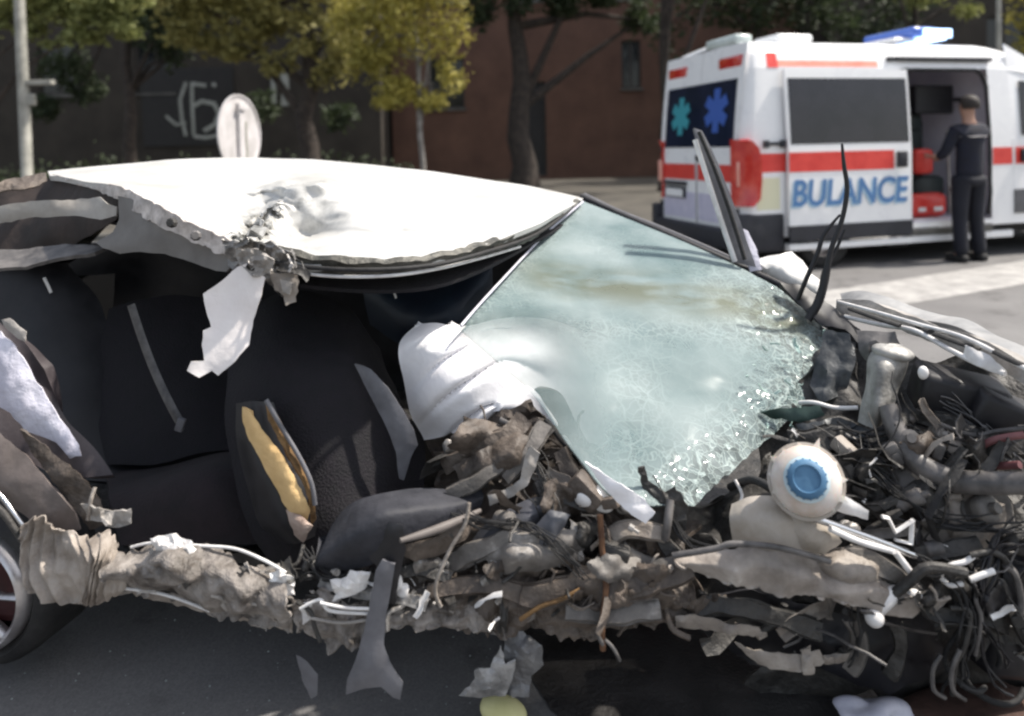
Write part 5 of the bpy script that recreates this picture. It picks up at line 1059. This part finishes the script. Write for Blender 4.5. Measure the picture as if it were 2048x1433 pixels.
shapes('bay_panel', [
  [(1650,660,2.2),(1700,668,2.16),(1712,720,2.1),(1690,790,2.06),(1640,810,2.06),(1620,770,2.1)],
  [(1590,850,1.94),(1680,834,1.94),(1740,860,1.90),(1700,910,1.88),(1620,900,1.9)]], mat('dark_blue_grey_steel', (.018,.022,.026), (.07,.075,.08), 9, .45, .3, bump=.3), step=12, rag=3, crump=.03, freq=14, smooth=True, ridge=.02)
# wipers bent upright and the stray upright trim
cable('wiper_arm', [(1616,640,2.38),(1636,606,2.38),(1650,560,2.38),(1662,500,2.38),(1684,440,2.38),(1694,380,2.38),(1688,330,2.38),(1684,288,2.38)], [.013,.015,.013,.009,.008,.008,.007,.004], M_black, CAR, 40)
cable('wiper_arm', [(1596,600,2.44),(1612,560,2.42),(1634,510,2.42),(1648,470,2.42),(1680,430,2.42)], [.007,.008,.008,.007,.004], M_black, CAR, 24)
cable('wiper_arm', [(1640,585,2.40),(1650,540,2.40),(1672,500,2.40),(1690,460,2.40)], [.007,.008,.006,.004], M_black, CAR, 24)
sheet('scuttle_grille', [(1560,566,2.5),(1610,572,2.48),(1660,610,2.42),(1720,660,2.28),(1720,690,2.2),(1690,660,2.28),(1640,650,2.34),(1600,610,2.42)], M_black, CAR, 12, 2, .02, 14, .02, .01, True, 67)
up = sheet('upright_trim', [(1388,256,2.74),(1404,262,2.74),(1422,296,2.73),(1446,350,2.71),(1476,430,2.69),(1500,500,2.67),(1512,534,2.66),(1464,524,2.66),(1440,440,2.69),(1414,350,2.71),(1392,290,2.73)], M_gtrim, CAR, 12, .5, .003, 8, .02, .012, True, 68)
part(up, 'bent chrome edged door pillar trim sticking straight up behind the windscreen')
cable('bright_edge', [(1390,280,2.70),(1412,350,2.68),(1440,436,2.66),(1470,524,2.63)], .0095, M_wpiece, up, 24)
cable('dark_edge', [(1398,264,2.69),(1430,340,2.67),(1462,430,2.65),(1490,520,2.62)], .008, M_rubber, up, 24)
sheet('upright_trim_foot', [(1480,455,2.70),(1496,462,2.70),(1514,500,2.68),(1524,540,2.66),(1500,545,2.66),(1490,500,2.68)], M_lav, CAR, 10, 1, .004, 10, .01, .006, True, 69)
part(sheet('crumpled_wing_scrap', [(1510,520,2.72),(1548,510,2.70),(1584,504,2.70),(1606,522,2.68),(1622,548,2.66),(1640,560,2.64),(1640,588,2.62),(1612,592,2.62),(1580,574,2.64),(1540,552,2.68),(1516,540,2.70)], M_white, CAR, 11, 1.5, .03, 10, .006, .03, True, 70), 'crumpled scrap of white wing behind the wiper arms')
# wires and hoses hanging at the front corner
rnd = random.Random(21)
for pts, r_, m_ in (
  ([(1880,1150,1.62),(1900,1132,1.62),(1930,1124,1.62),(1950,1110,1.62)], .006, M_wpiece),
  ([(1882,1156,1.62),(1900,1170,1.61),(1925,1168,1.61)], .006, M_wpiece),
  ([(1940,1160,1.60),(1965,1150,1.60),(1988,1142,1.60)], .007, M_wpiece),
  ([(2010,1130,1.62),(2030,1150,1.62),(2042,1200,1.62),(2038,1230,1.62)], .008, M_hose),
  ([(1960,1170,1.62),(1952,1200,1.61),(1962,1240,1.61),(1950,1310,1.62)], .005, M_hose),
  ([(1900,1216,1.62),(1940,1224,1.61),(1930,1290,1.61),(1910,1330,1.62),(1905,1390,1.64)], .006, M_dark),
  ([(1940,1112,1.62),(1980,1104,1.62),(2010,1120,1.62),(2034,1160,1.62)], .007, M_dark),
  ([(1882,1310,1.62),(1866,1340,1.62),(1868,1380,1.63),(1890,1396,1.64)], .005, M_hose),
  ([(1920,1300,1.61),(1904,1340,1.61),(1906,1380,1.62),(1930,1400,1.64)], .005, M_hose),
  ([(1200,1030,1.68),(1205,1100,1.67),(1212,1180,1.64),(1204,1250,1.63),(1206,1300,1.63)], .007, mat('rusty_wire', (.07,.03,.015), (.16,.08,.04), 20, .8)),
  ([(1206,1290,1.62),(1196,1270,1.62),(1200,1250,1.62)], .005, M_hose), ([(1210,1280,1.62),(1226,1296,1.62),(1240,1322,1.62)], .004, M_hose),
  ([(938,1006,1.66),(930,1050,1.65),(900,1100,1.64),(874,1160,1.63),(872,1190,1.63),(882,1214,1.63)], .0045, M_beige),
  ([(1040,1240,1.63),(1080,1214,1.63),(1120,1200,1.63),(1160,1180,1.64)], .005, M_ochre),
  ([(1340,1000,1.72),(1336,1040,1.70),(1330,1080,1.70)], .010, M_hose),
  ([(1470,960,1.8),(1484,990,1.78),(1478,1010,1.76)], .004, M_wpiece),
  ([(1000,840,1.9),(1030,860,1.88),(1040,900,1.86),(1024,950,1.84)], .008, M_hose),
  ([(1090,840,1.9),(1130,890,1.86),(1180,940,1.82)], .006, M_rubber),
  ([(2048,870,1.74),(1990,880,1.76),(1960,900,1.78),(1980,930,1.76),(2040,930,1.7)], .009, mat('maroon_hose', (.10,.03,.035), (.22,.09,.09), 12, .5)),
  ([(1690,870,1.88),(1720,890,1.86),(1740,930,1.84),(1800,950,1.82)], .007, M_hose)):
    cable('loose_cable', pts, r_, m_, CAR, 24)
for (x, y, Y, R0, r_, tl) in ((1945, 1318, 1.66, .062, .006, 20), (1990, 1330, 1.68, .075, .007, -10), (1225, 1120, 1.70, .030, .004, 0)):
    M_ = rotm(x, y, Y, 70, tl, 0); b = MB(); b.tube([M_ @ Vector((math.cos(a)*R0, math.sin(a)*R0, .01*math.sin(3*a))) for a in [i*5.4/24 for i in range(25)]], r_, 8); b.build('hose_loop', M_rubber, CAR, True)
b = MB(); b.lathe([(0,.04),(.05,.04),(.055,.02),(.055,-.03),(.03,-.04)], rotm(1860, 1000, 1.76, 70, 10, 20), 28); b.build('pulley', M_dark, CAR, True)
b = MB(); b.rbox((-.06,-.05,-.06), (.06,.05,.06), .02, rotm(1940, 1040, 1.78, 10, -14, 20)); b.rbox((.0,-.065,-.05), (.05,-.048,.05), .01, rotm(1940, 1040, 1.78, 10, -14, 20)); b.build('engine_block', M_brown, CAR, True)
b = MB(); b.rbox((-.07,-.05,-.06), (.08,.05,.07), .02, rotm(2010, 1290, 1.74, 0, 12, 10)); b.build('gearbox_casing', M_black, CAR, True)
b = MB()
for k in range(5): b.rbox((-.045,-.04,-.05+k*.022), (.045,.04,-.037+k*.022), .004, rotm(1700, 1010, 1.82, 0, 24, 10))
b.build('cooling_fin', M_dark, CAR, kind='stuff')
for k, (x, y, Y, r_, h_) in enumerate(((1815,880,1.82,.022,.05),(1870,868,1.84,.018,.04),(1906,900,1.8,.024,.03),(1940,930,1.8,.016,.05),(1860,1100,1.68,.018,.04),(1800,1150,1.66,.014,.03),(1700,1160,1.63,.012,.02),(1900,1240,1.64,.02,.03),(960,920,1.86,.018,.03),(900,900,1.92,.016,.03),(940,950,1.84,.014,.02))):
    M_ = rotm(x, y, Y, 60+k*17 % 50, k*41 % 70-30, k*23); b = MB(); b.lathe([(0,h_),(r_*.5,h_),(r_*.55,h_*.7),(r_,h_*.65),(r_,-h_*.2),(r_*.7,-h_*.3),(0,-h_*.3)], M_, 14); b.build('fitting', (M_hose, M_silver, M_beige, M_dark)[k % 4], CAR, True)

# larger bent pressings that fill the torn front
rnd = random.Random(91)
def pressing(name, pts, wid, m, seed, lip=.4, n=26, holes=False):
    """a bent pressed channel following a spine of pixel + distance points; wid in metres"""
    c = wpts(pts, n); vs = []; fs = []; prof = [(-1, 0), (-.82, .0), (-.7, lip), (-.2, lip*1.1), (.25, lip*.9), (.7, lip), (.82, 0), (1.02, .05)]
    for i, p in enumerate(c):
        t = (c[min(i+1, n)] - c[max(i-1, 0)]).normalized(); view = (Vector((0,0,CAMH)) - p).normalized(); s = t.cross(view).normalized(); o_ = s.cross(t).normalized()
        if o_.dot(view) < 0: o_ = -o_
        tw = .5*nz(p, 5, seed); s, o_ = s*math.cos(tw)+o_*math.sin(tw), o_*math.cos(tw)-s*math.sin(tw)
        for a, h in prof:
            w_ = wid*(1+.35*nz(p, 7, seed+2)); q = p + s*a*w_ + o_*h*wid; q += Vector((nz(q, 22, seed), nz(q, 22, seed+1), nz(q, 22, seed+3)))*wid*.35; vs.append(q)
    k = len(prof)
    for i in range(n):
        for j in range(k-1): a = i*k+j; fs.append((a, a+k, a+k+1, a+1))
    vs, fs = thicken(vs, fs, .002, 0); return link_mesh(name, vs, fs, m, CAR, True)
M_dust = mat('dusty_grey_pressing', (.06,.055,.05), (.17,.155,.142), 9, .55, bump=.25, bscale=40, c3=(.34,.32,.30))
for i, (pts, w_, m_) in enumerate((
  ([(890,930,1.90),(950,905,1.86),(1010,880,1.85),(1050,840,1.88)], .026, M_brown), ([(1010,960,1.80),(1060,900,1.82),(1090,850,1.86)], .020, M_dust),
  ([(900,990,1.78),(960,960,1.78),(1000,930,1.80)], .018, M_dust), ([(1120,900,1.84),(1150,960,1.80),(1180,1010,1.76)], .022, M_brown),
  ([(1080,960,1.78),(1120,1040,1.74),(1130,1110,1.72)], .020, M_dark), ([(900,1130,1.72),(980,1090,1.70),(1060,1080,1.69),(1130,1110,1.69)], .024, M_dust),
  ([(860,1180,1.68),(960,1170,1.67),(1060,1190,1.66),(1150,1170,1.66)], .022, M_brown), ([(1140,1150,1.67),(1230,1180,1.66),(1320,1160,1.66),(1380,1140,1.66)], .028, M_brown),
  ([(1130,1226,1.65),(1220,1230,1.65),(1320,1216,1.65)], .020, M_dust), ([(1200,1080,1.72),(1260,1060,1.71),(1330,1070,1.71)], .018, M_beige),
  ([(1240,1100,1.70),(1300,1130,1.69),(1370,1126,1.68)], .016, M_dust), ([(1310,1000,1.75),(1320,1060,1.73),(1350,1110,1.71)], .022, M_dark),
  ([(1660,1130,1.66),(1720,1120,1.65),(1790,1150,1.64),(1830,1190,1.64)], .026, M_dust), ([(1640,1170,1.66),(1700,1200,1.65),(1760,1230,1.64)], .018, M_beige),
  ([(1760,850,1.88),(1800,880,1.86),(1830,940,1.82),(1900,1000,1.78)], .026, M_dust), ([(1830,830,1.9),(1900,850,1.86),(1980,880,1.82),(2060,900,1.78)], .026, M_dark),
  ([(1700,920,1.86),(1740,960,1.82),(1760,1020,1.78)], .026, M_dark), ([(1840,1000,1.78),(1860,1060,1.74),(1920,1100,1.70)], .028, M_beige),
  ([(1950,990,1.76),(2000,1010,1.74),(2010,1080,1.72)], .030, M_dust), ([(1830,1110,1.68),(1900,1100,1.67),(1960,1090,1.67)], .018, M_dark),
  ([(1580,880,1.92),(1640,880,1.90),(1700,870,1.90)], .030, M_dark), ([(1380,1220,1.68),(1450,1210,1.67),(1540,1230,1.67),(1640,1260,1.67)], .022, M_dark),
  ([(1700,1240,1.66),(1720,1290,1.66),(1700,1340,1.67)], .018, M_dust), ([(1790,1240,1.65),(1800,1300,1.65),(1780,1350,1.66)], .018, M_dark),
  ([(1860,1240,1.65),(1930,1230,1.65),(2010,1250,1.66)], .024, M_dark), ([(2060,1100,1.67),(2020,1160,1.66),(2030,1240,1.66)], .022, M_black),
  ([(640,1160,1.68),(700,1180,1.67),(780,1190,1.66),(850,1210,1.66)], .018, M_silver), ([(780,1150,1.69),(840,1140,1.69),(900,1160,1.69)], .016, M_dark))):
    pressing('bent_pressing', pts, w_, m_, 100+i*3)

for i, (x, y, Y, w_, h_, m_) in enumerate(((950,880,1.84,70,50,M_brown),(1120,1000,1.74,60,46,M_brown),(1040,1140,1.68,70,40,M_brown),(1250,1140,1.66,80,40,M_dust),(1180,1070,1.70,44,50,M_dark),(900,1060,1.72,44,30,M_dark),(1320,1190,1.66,60,36,M_brown),
    (1700,1160,1.64,70,40,M_dust),(1920,1030,1.74,80,56,M_dust),(1850,900,1.80,50,46,M_brown),(1980,900,1.78,60,40,M_dark),(1740,960,1.80,50,60,M_dark),(1900,1190,1.64,60,46,M_dark),(2000,1210,1.64,50,60,M_black),(1420,1210,1.67,60,30,M_brown),(860,1140,1.69,60,30,M_silver),(1600,930,1.84,60,40,M_dark))):
    rr = random.Random(300+i); o_ = [(x + math.cos(a)*w_*rr.uniform(.55,1.15), y + math.sin(a)*h_*rr.uniform(.55,1.15), Y + .03*math.cos(a)) for a in [k*2*math.pi/9 for k in range(9)]]
    sheet('torn_panel', o_, m_, CAR, 7, 3.5, .03, 16, .003, .02, True, 300+i, .022)
for (x, y, Y, r_, l_, rx, ry, m_) in ((1960,1020,1.70,.034,.05,60,20,M_dust),(1870,960,1.76,.028,.04,80,-20,M_silver),(1820,1000,1.74,.020,.05,40,40,M_hose),(1700,1060,1.70,.018,.03,75,10,M_silver),(2030,1080,1.68,.03,.05,70,-30,M_dark),(1010,1040,1.72,.020,.04,60,50,M_dust),(1250,1010,1.74,.02,.03,60,10,M_silver)):
    b = MB(); b.lathe([(0,l_),(r_*.35,l_),(r_*.4,l_*.7),(r_*.8,l_*.68),(r_,l_*.5),(r_,l_*.1),(r_*.86,.0),(r_*.86,-l_*.3),(r_,-l_*.35),(r_,-l_*.6),(0,-l_*.6)], rotm(x, y, Y, rx, ry, 10), 22); b.build('machined_housing', m_, CAR, True)

b = MB(); b.lathe([(.074,-.010),(.081,-.009),(.081,-.003),(.074,-.002)], TM, 40); b.build('moulded_seam', M_tankd, tank, True)
cable('tank_hose', [(1560,990,1.68),(1530,970,1.72),(1500,960,1.78),(1460,975,1.84)], .010, M_rubber, CAR, 16)
rnd = random.Random(55)
def loom(pts, n, r_, spread, m=M_rubber):
    """a bundle of thin wires that follow one path and splay at its ends"""
    b = MB(); c = wpts(pts, 30)
    for k in range(n):
        o_ = Vector((rnd.gauss(0,1), rnd.gauss(0,.6), rnd.gauss(0,1)))*spread; f_ = rnd.uniform(0, 50)
        q = [p + o_*(.5+1.6*abs(i/30-.5)) + Vector((nz(p, 14, f_), nz(p, 14, f_+1), nz(p, 14, f_+2)))*spread*1.6 for i, p in enumerate(c)]
        b.tube(q[rnd.randint(0,4):31-rnd.randint(0,7)], r_*rnd.uniform(.6,1.3), 5)
    return b.build('wiring_loom', m, CAR, True)
for pts, n_, r_, s_, m_ in (
  ([(1700,900,1.82),(1760,950,1.78),(1830,1010,1.72),(1900,1050,1.68),(2060,1040,1.64)], 9, .0028, .012, M_rubber),
  ([(1840,1120,1.64),(1900,1150,1.62),(1940,1220,1.61),(1930,1300,1.62),(1900,1390,1.64)], 9, .0026, .016, M_rubber),
  ([(2060,1080,1.64),(1990,1110,1.62),(1960,1180,1.61),(1970,1280,1.62),(2030,1380,1.64)], 9, .0030, .018, M_black),
  ([(1650,860,1.90),(1720,880,1.86),(1800,860,1.84),(1880,900,1.80),(1960,940,1.76)], 7, .0026, .012, M_rubber),
  ([(900,1010,1.74),(960,1050,1.70),(1040,1050,1.68),(1110,1090,1.66),(1180,1160,1.64)], 7, .0022, .010, M_rubber),
  ([(1040,880,1.82),(1080,940,1.78),(1100,1010,1.72),(1090,1080,1.68)], 7, .0022, .010, M_dark),
  ([(1180,1010,1.74),(1220,1080,1.70),(1210,1150,1.66),(1180,1240,1.64)], 6, .0022, .010, M_brown),
  ([(1290,960,1.76),(1340,1030,1.72),(1380,1090,1.68),(1440,1110,1.65)], 6, .0022, .008, M_rubber),
  ([(1700,1190,1.63),(1720,1260,1.63),(1690,1330,1.65)], 6, .0024, .012, M_rubber),
  ([(600,1100,1.70),(640,1150,1.67),(700,1160,1.66),(760,1180,1.65)], 6, .0022, .008, M_rubber),
  ([(1870,790,1.9),(1930,820,1.86),(2000,880,1.80),(2060,930,1.76)], 7, .0024, .010, M_hose)):
    loom(pts, n_, r_, s_, m_)
for i, o_ in enumerate((
  [(905,935,1.84),(960,900,1.82),(1030,862,1.84),(1070,880,1.82),(1040,930,1.80),(975,960,1.80),(920,965,1.82)],
  [(985,1080,1.70),(1060,1050,1.70),(1150,1060,1.69),(1170,1100,1.68),(1100,1140,1.67),(1010,1150,1.67),(970,1120,1.69)],
  [(1150,1150,1.66),(1230,1120,1.66),(1330,1130,1.65),(1360,1170,1.65),(1300,1210,1.64),(1200,1220,1.64),(1150,1190,1.65)],
  [(1790,930,1.80),(1840,900,1.80),(1880,950,1.77),(1870,1010,1.75),(1810,1010,1.76),(1780,970,1.78)],
  [(1890,1000,1.72),(1960,985,1.71),(2010,1010,1.70),(2015,1080,1.69),(1950,1110,1.68),(1890,1080,1.70)],
  [(1620,1115,1.65),(1690,1100,1.64),(1760,1130,1.63),(1770,1175,1.62),(1700,1185,1.62),(1640,1160,1.63)])):
    sheet('buckled_panel', o_, (M_brown, M_dust, M_brown, M_dust, M_beige, M_beige)[i], CAR, 9, 2.5, .022, 12, .003, .025, True, 400+i, .02)

# ---- shreds: bent strips, plates, wires and clips that nobody could count
def scrap(name, region, n, smin, smax, m, seed, kinds=(0, 1, 1, 2), proud=0.0):
    n = int(n*(.26 if any(region is g for g in (dash, brn, low)) else .34)); smin *= 1.5; smax *= 1.4
    """region: quads of (px,py,Y) corners; pieces are scattered inside them"""
    rnd = random.Random(seed); b = MB()
    for _ in range(n):
        q = rnd.choice(region); u, v = rnd.random(), rnd.random()
        c = [q[0][i]*(1-u)*(1-v) + q[1][i]*u*(1-v) + q[2][i]*u*v + q[3][i]*(1-u)*v for i in range(3)]
        p = P(c[0], c[1], c[2] - proud - rnd.uniform(0, .05)); s = rnd.uniform(smin, smax) * (rnd.random()**.6 + .3); k = rnd.choice(kinds)
        g = rnd.random()
        if 1 in kinds and k != 3 and g < .16: k = 4
        elif 1 in kinds and k != 3 and g < .34: k = 5
        d = Vector((rnd.gauss(0,1.3), rnd.gauss(0,.45), rnd.gauss(0,.75))).normalized(); e_ = d.cross(Vector((rnd.gauss(0,.3), -1, rnd.gauss(0,.6)))).normalized()
        if k == 0:      # bent strip
            pts = [p]; dd = d.copy()
            for i in range(4): dd = (dd + Vector((rnd.gauss(0,.28), rnd.gauss(0,.2), rnd.gauss(0,.28)))).normalized(); pts.append(pts[-1] + dd*s*.4)
            b.tube(pts, [s*.10*rnd.uniform(.6,1.3) for _ in pts], 6, .2, up=e_)
        elif k == 1:    # folded channel
            n_ = d.cross(e_); s *= 1.15; w_ = s*rnd.uniform(.12,.28); V = []; fs = []; bend = rnd.uniform(-.25,.25); dip = rnd.uniform(.2,.9); N = 6
            for i in range(N):
                t = i/(N-1) - .5; c0 = p + d*s*t*1.5 + n_*s*bend*math.cos(t*5) + e_*s*.05*rnd.gauss(0,1)
                for q_ in ((-1, 0), (-.45, dip), (.45, dip), (1, 0)): V.append(c0 + e_*w_*q_[0]*rnd.uniform(.75,1.2) + n_*w_*q_[1]*rnd.uniform(.5,1.2))
            for i in range(N-1):
                for j in range(3): a = i*4+j; fs.append((a, a+4, a+5, a+1))
            V, fs = thicken(V, fs, .0018, 0); b.add(V, fs)
        elif k == 2:    # thin wire
            pts = [p]; dd = d.copy()
            for i in range(7): dd = (dd + Vector((rnd.gauss(0,.4), rnd.gauss(0,.3), rnd.gauss(0,.4)-.08))).normalized(); pts.append(pts[-1] + dd*s*.3)
            b.tube(pts, .0022*rnd.uniform(.6,1.8), 5)
        elif k == 4:    # housing
            M_ = Matrix.Translation(p) @ d.to_track_quat('X', 'Z').to_matrix().to_4x4(); b.rbox((-s*.35,-s*.2,-s*.2), (s*.35,s*.2,s*.22), s*.08, M_); b.rbox((-s*.1,-s*.27,-s*.12), (s*.25,-s*.205,s*.12), s*.03, M_)
        elif k == 5:    # short pipe with a collar
            pts = [p - d*s*.6, p, p + (d + e_*rnd.uniform(-.6,.6))*s*.5, p + (d + e_*rnd.uniform(-.9,.9))*s*.9]; b.tube([Vector(q) for q in spline([tuple(q) for q in pts], 10)], s*rnd.uniform(.08,.15), 8)
        else:           # clip or bolt
            M_ = Matrix.Translation(p) @ d.to_track_quat('Z', 'Y').to_matrix().to_4x4(); r_ = s*.16
            b.lathe([(0,r_),(r_,r_),(r_,-r_*.4),(r_*.5,-r_*.5),(r_*.5,-r_*2),(0,-r_*2)], M_, 8)
    o = b.build(name, m, CAR, True, kind='stuff'); o.data.set_sharp_from_angle(angle=R(40)); return o
dash = [[(880,915,1.95),(1080,840,1.93),(1190,950,1.84),(920,1000,1.86)], [(1000,980,1.78),(1180,960,1.78),(1320,1060,1.72),(1040,1180,1.72)]]
sil = [[(620,1150,1.68),(780,1120,1.70),(780,1260,1.66),(620,1260,1.66)], [(780,1130,1.72),(1000,1120,1.72),(1010,1240,1.68),(780,1230,1.68)]]
brn = [[(960,1120,1.71),(1340,1100,1.70),(1360,1240,1.67),(980,1250,1.68)]]
bay = [[(1560,860,1.92),(1760,860,1.86),(1780,1080,1.72),(1680,1000,1.78)], [(1760,820,1.88),(2060,820,1.8),(2060,1120,1.70),(1800,1100,1.70)]]
low = [[(1640,1100,1.68),(1900,1100,1.66),(1900,1240,1.64),(1700,1210,1.64)], [(1850,1080,1.67),(2060,1080,1.66),(2060,1330,1.66),(1860,1280,1.66)], [(1380,1180,1.70),(1720,1220,1.70),(1700,1330,1.70),(1480,1290,1.72)]]
scrap('shredded_metal', dash, 70, .03, .08, M_brown, 1); scrap('shredded_metal', dash, 40, .025, .07, M_dark, 2); scrap('shredded_metal', dash, 26, .02, .05, M_beige, 3); scrap('shredded_metal', dash, 16, .015, .035, M_wdirty, 33, (1, 3))
scrap('shredded_metal', sil, 60, .015, .05, M_silver, 4, (0, 1, 3)); scrap('shredded_metal', sil, 30, .012, .035, M_wpiece, 5, (0, 1, 3)); scrap('shredded_metal', sil, 40, .02, .05, M_dark, 6, (0, 1))
scrap('shredded_metal', brn, 80, .02, .06, M_brown, 7, (0, 1, 2)); scrap('shredded_metal', brn, 26, .015, .04, M_beige, 8, (0, 1, 3)); scrap('shredded_metal', brn, 24, .02, .06, M_dark, 9)
scrap('engine_clutter', bay, 90, .03, .09, M_dark, 10); scrap('engine_clutter', bay, 46, .025, .07, M_hose, 11); scrap('engine_clutter', bay, 34, .02, .06, M_beige, 12, (0, 1, 3)); scrap('engine_clutter', bay, 40, .03, .10, M_rubber, 13, (0, 2)); scrap('engine_clutter', bay, 18, .012, .03, M_wpiece, 14, (1, 3))
scrap('engine_clutter', low, 90, .02, .07, M_dark, 15); scrap('engine_clutter', low, 40, .02, .06, M_beige, 16, (0, 1)); scrap('engine_clutter', low, 24, .03, .10, M_hose, 17, (2, 0)); scrap('engine_clutter', low, 12, .012, .03, M_wpiece, 18, (1, 3))
scrap('sill_shreds', [[(250,1090,1.72),(580,1130,1.67),(590,1240,1.66),(260,1180,1.72)]], 60, .012, .035, M_wdirty, 19, (0, 1)); scrap('sill_shreds', [[(300,1100,1.71),(570,1150,1.67),(580,1220,1.66),(300,1180,1.71)]], 26, .01, .03, M_dark, 20, (0, 1, 3))
scrap('pillar_shreds', [[(440,440,1.92),(600,500,1.87),(600,560,1.87),(450,520,1.9)]], 34, .012, .035, M_silver, 23, (0, 1, 3)); scrap('pillar_shreds', [[(450,450,1.92),(590,500,1.87),(590,550,1.87),(460,520,1.9)]], 16, .012, .035, M_dark, 24, (0, 1))
scrap('glass_crumbs', [[(1500,700,2.1),(1660,660,2.3),(1620,840,2.05),(1420,960,1.86)]], 60, .006, .018, mat('green_glass_crumbs', (.30,.42,.38), (.55,.68,.64), 30, .2), 25, (1,))
scrap('foot_debris', [[(560,1090,1.74),(640,1090,1.72),(640,1190,1.68),(560,1180,1.68)]], 30, .015, .04, M_dark, 26, (0, 1, 3)); scrap('foot_debris', [[(580,1120,1.70),(640,1130,1.70),(640,1190,1.66),(590,1180,1.66)]], 8, .012, .025, M_wdirty, 27, (1, 3))

# ================================================================== DEBRIS ON THE ROAD
def rock(name, px, py, size, m, label, cat, seed, amp=.3, e=1, rot=(0,0,0), fr=20):
    q = PG(px, py); o = blob(name, px, py, q.y, size, m, None, amp, fr, e, rot, 4, seed)
    lo = min(v.co.z for v in o.data.vertices)
    c = Vector((q.x, q.y, 0.0))
    for v in o.data.vertices: v.co = v.co - c; v.co.z += .004 - lo + 0
    o.location = c; return tag(o, label, cat)
rock('foam_lump', 1008, 1462, (.058, .05, .035), mat('pale_yellow_foam', (.58,.55,.26), (.72,.68,.36), 9, .8), 'pale yellow lump lying on the road below the sill', 'debris', 3, .18, 1, (0, 20, 0), 14)
rock('crumpled_bag', 1746, 1464, (.085, .05, .03), mat('white_lavender_plastic', (.50,.50,.60), (.74,.73,.80), 12, .4), 'crumpled white plastic scrap on the road under the engine bay', 'debris', 5, .5, 1, (0, 8, 0), 18)
rock('rust_cloth', 1985, 1452, (.19, .10, .03), mat('rust_red_cloth', (.035,.016,.011), (.07,.034,.024), 9, .85, bump=.4), 'rust red rag on the road under the front corner of the wreck', 'debris', 6, .4, 1, (0, 0, 15), 12)
rnd = random.Random(77); gv = []; gf = []
for i in range(420):
    x = rnd.uniform(-1.6, 1.6); y = 1.55 + abs(rnd.gauss(0, .45)); s = rnd.uniform(.0015, .0045)
    if rnd.random() < .25: x = rnd.uniform(1.2, 4.0); y = rnd.uniform(2.6, 6.5)
    k = len(gv); a = rnd.uniform(0, 6.28); c = Vector((x, y, .004))
    gv += [c + Vector((math.cos(a+t)*s, math.sin(a+t)*s, 0)) for t in (0, 1.6, 3.1, 4.7)] + [c + Vector((0, 0, s*.9))]; gf += [(k,k+1,k+4),(k+1,k+2,k+4),(k+2,k+3,k+4),(k+3,k,k+4),(k+3,k+2,k+1,k)]
o = link_mesh('broken_glass', gv, gf, mat('grey_glass_crumbs', (.10,.11,.11), (.26,.29,.28), 30, .3)); tag(o, 'crumbs of broken glass scattered on the asphalt round the wreck', 'debris'); o['kind'] = 'stuff'
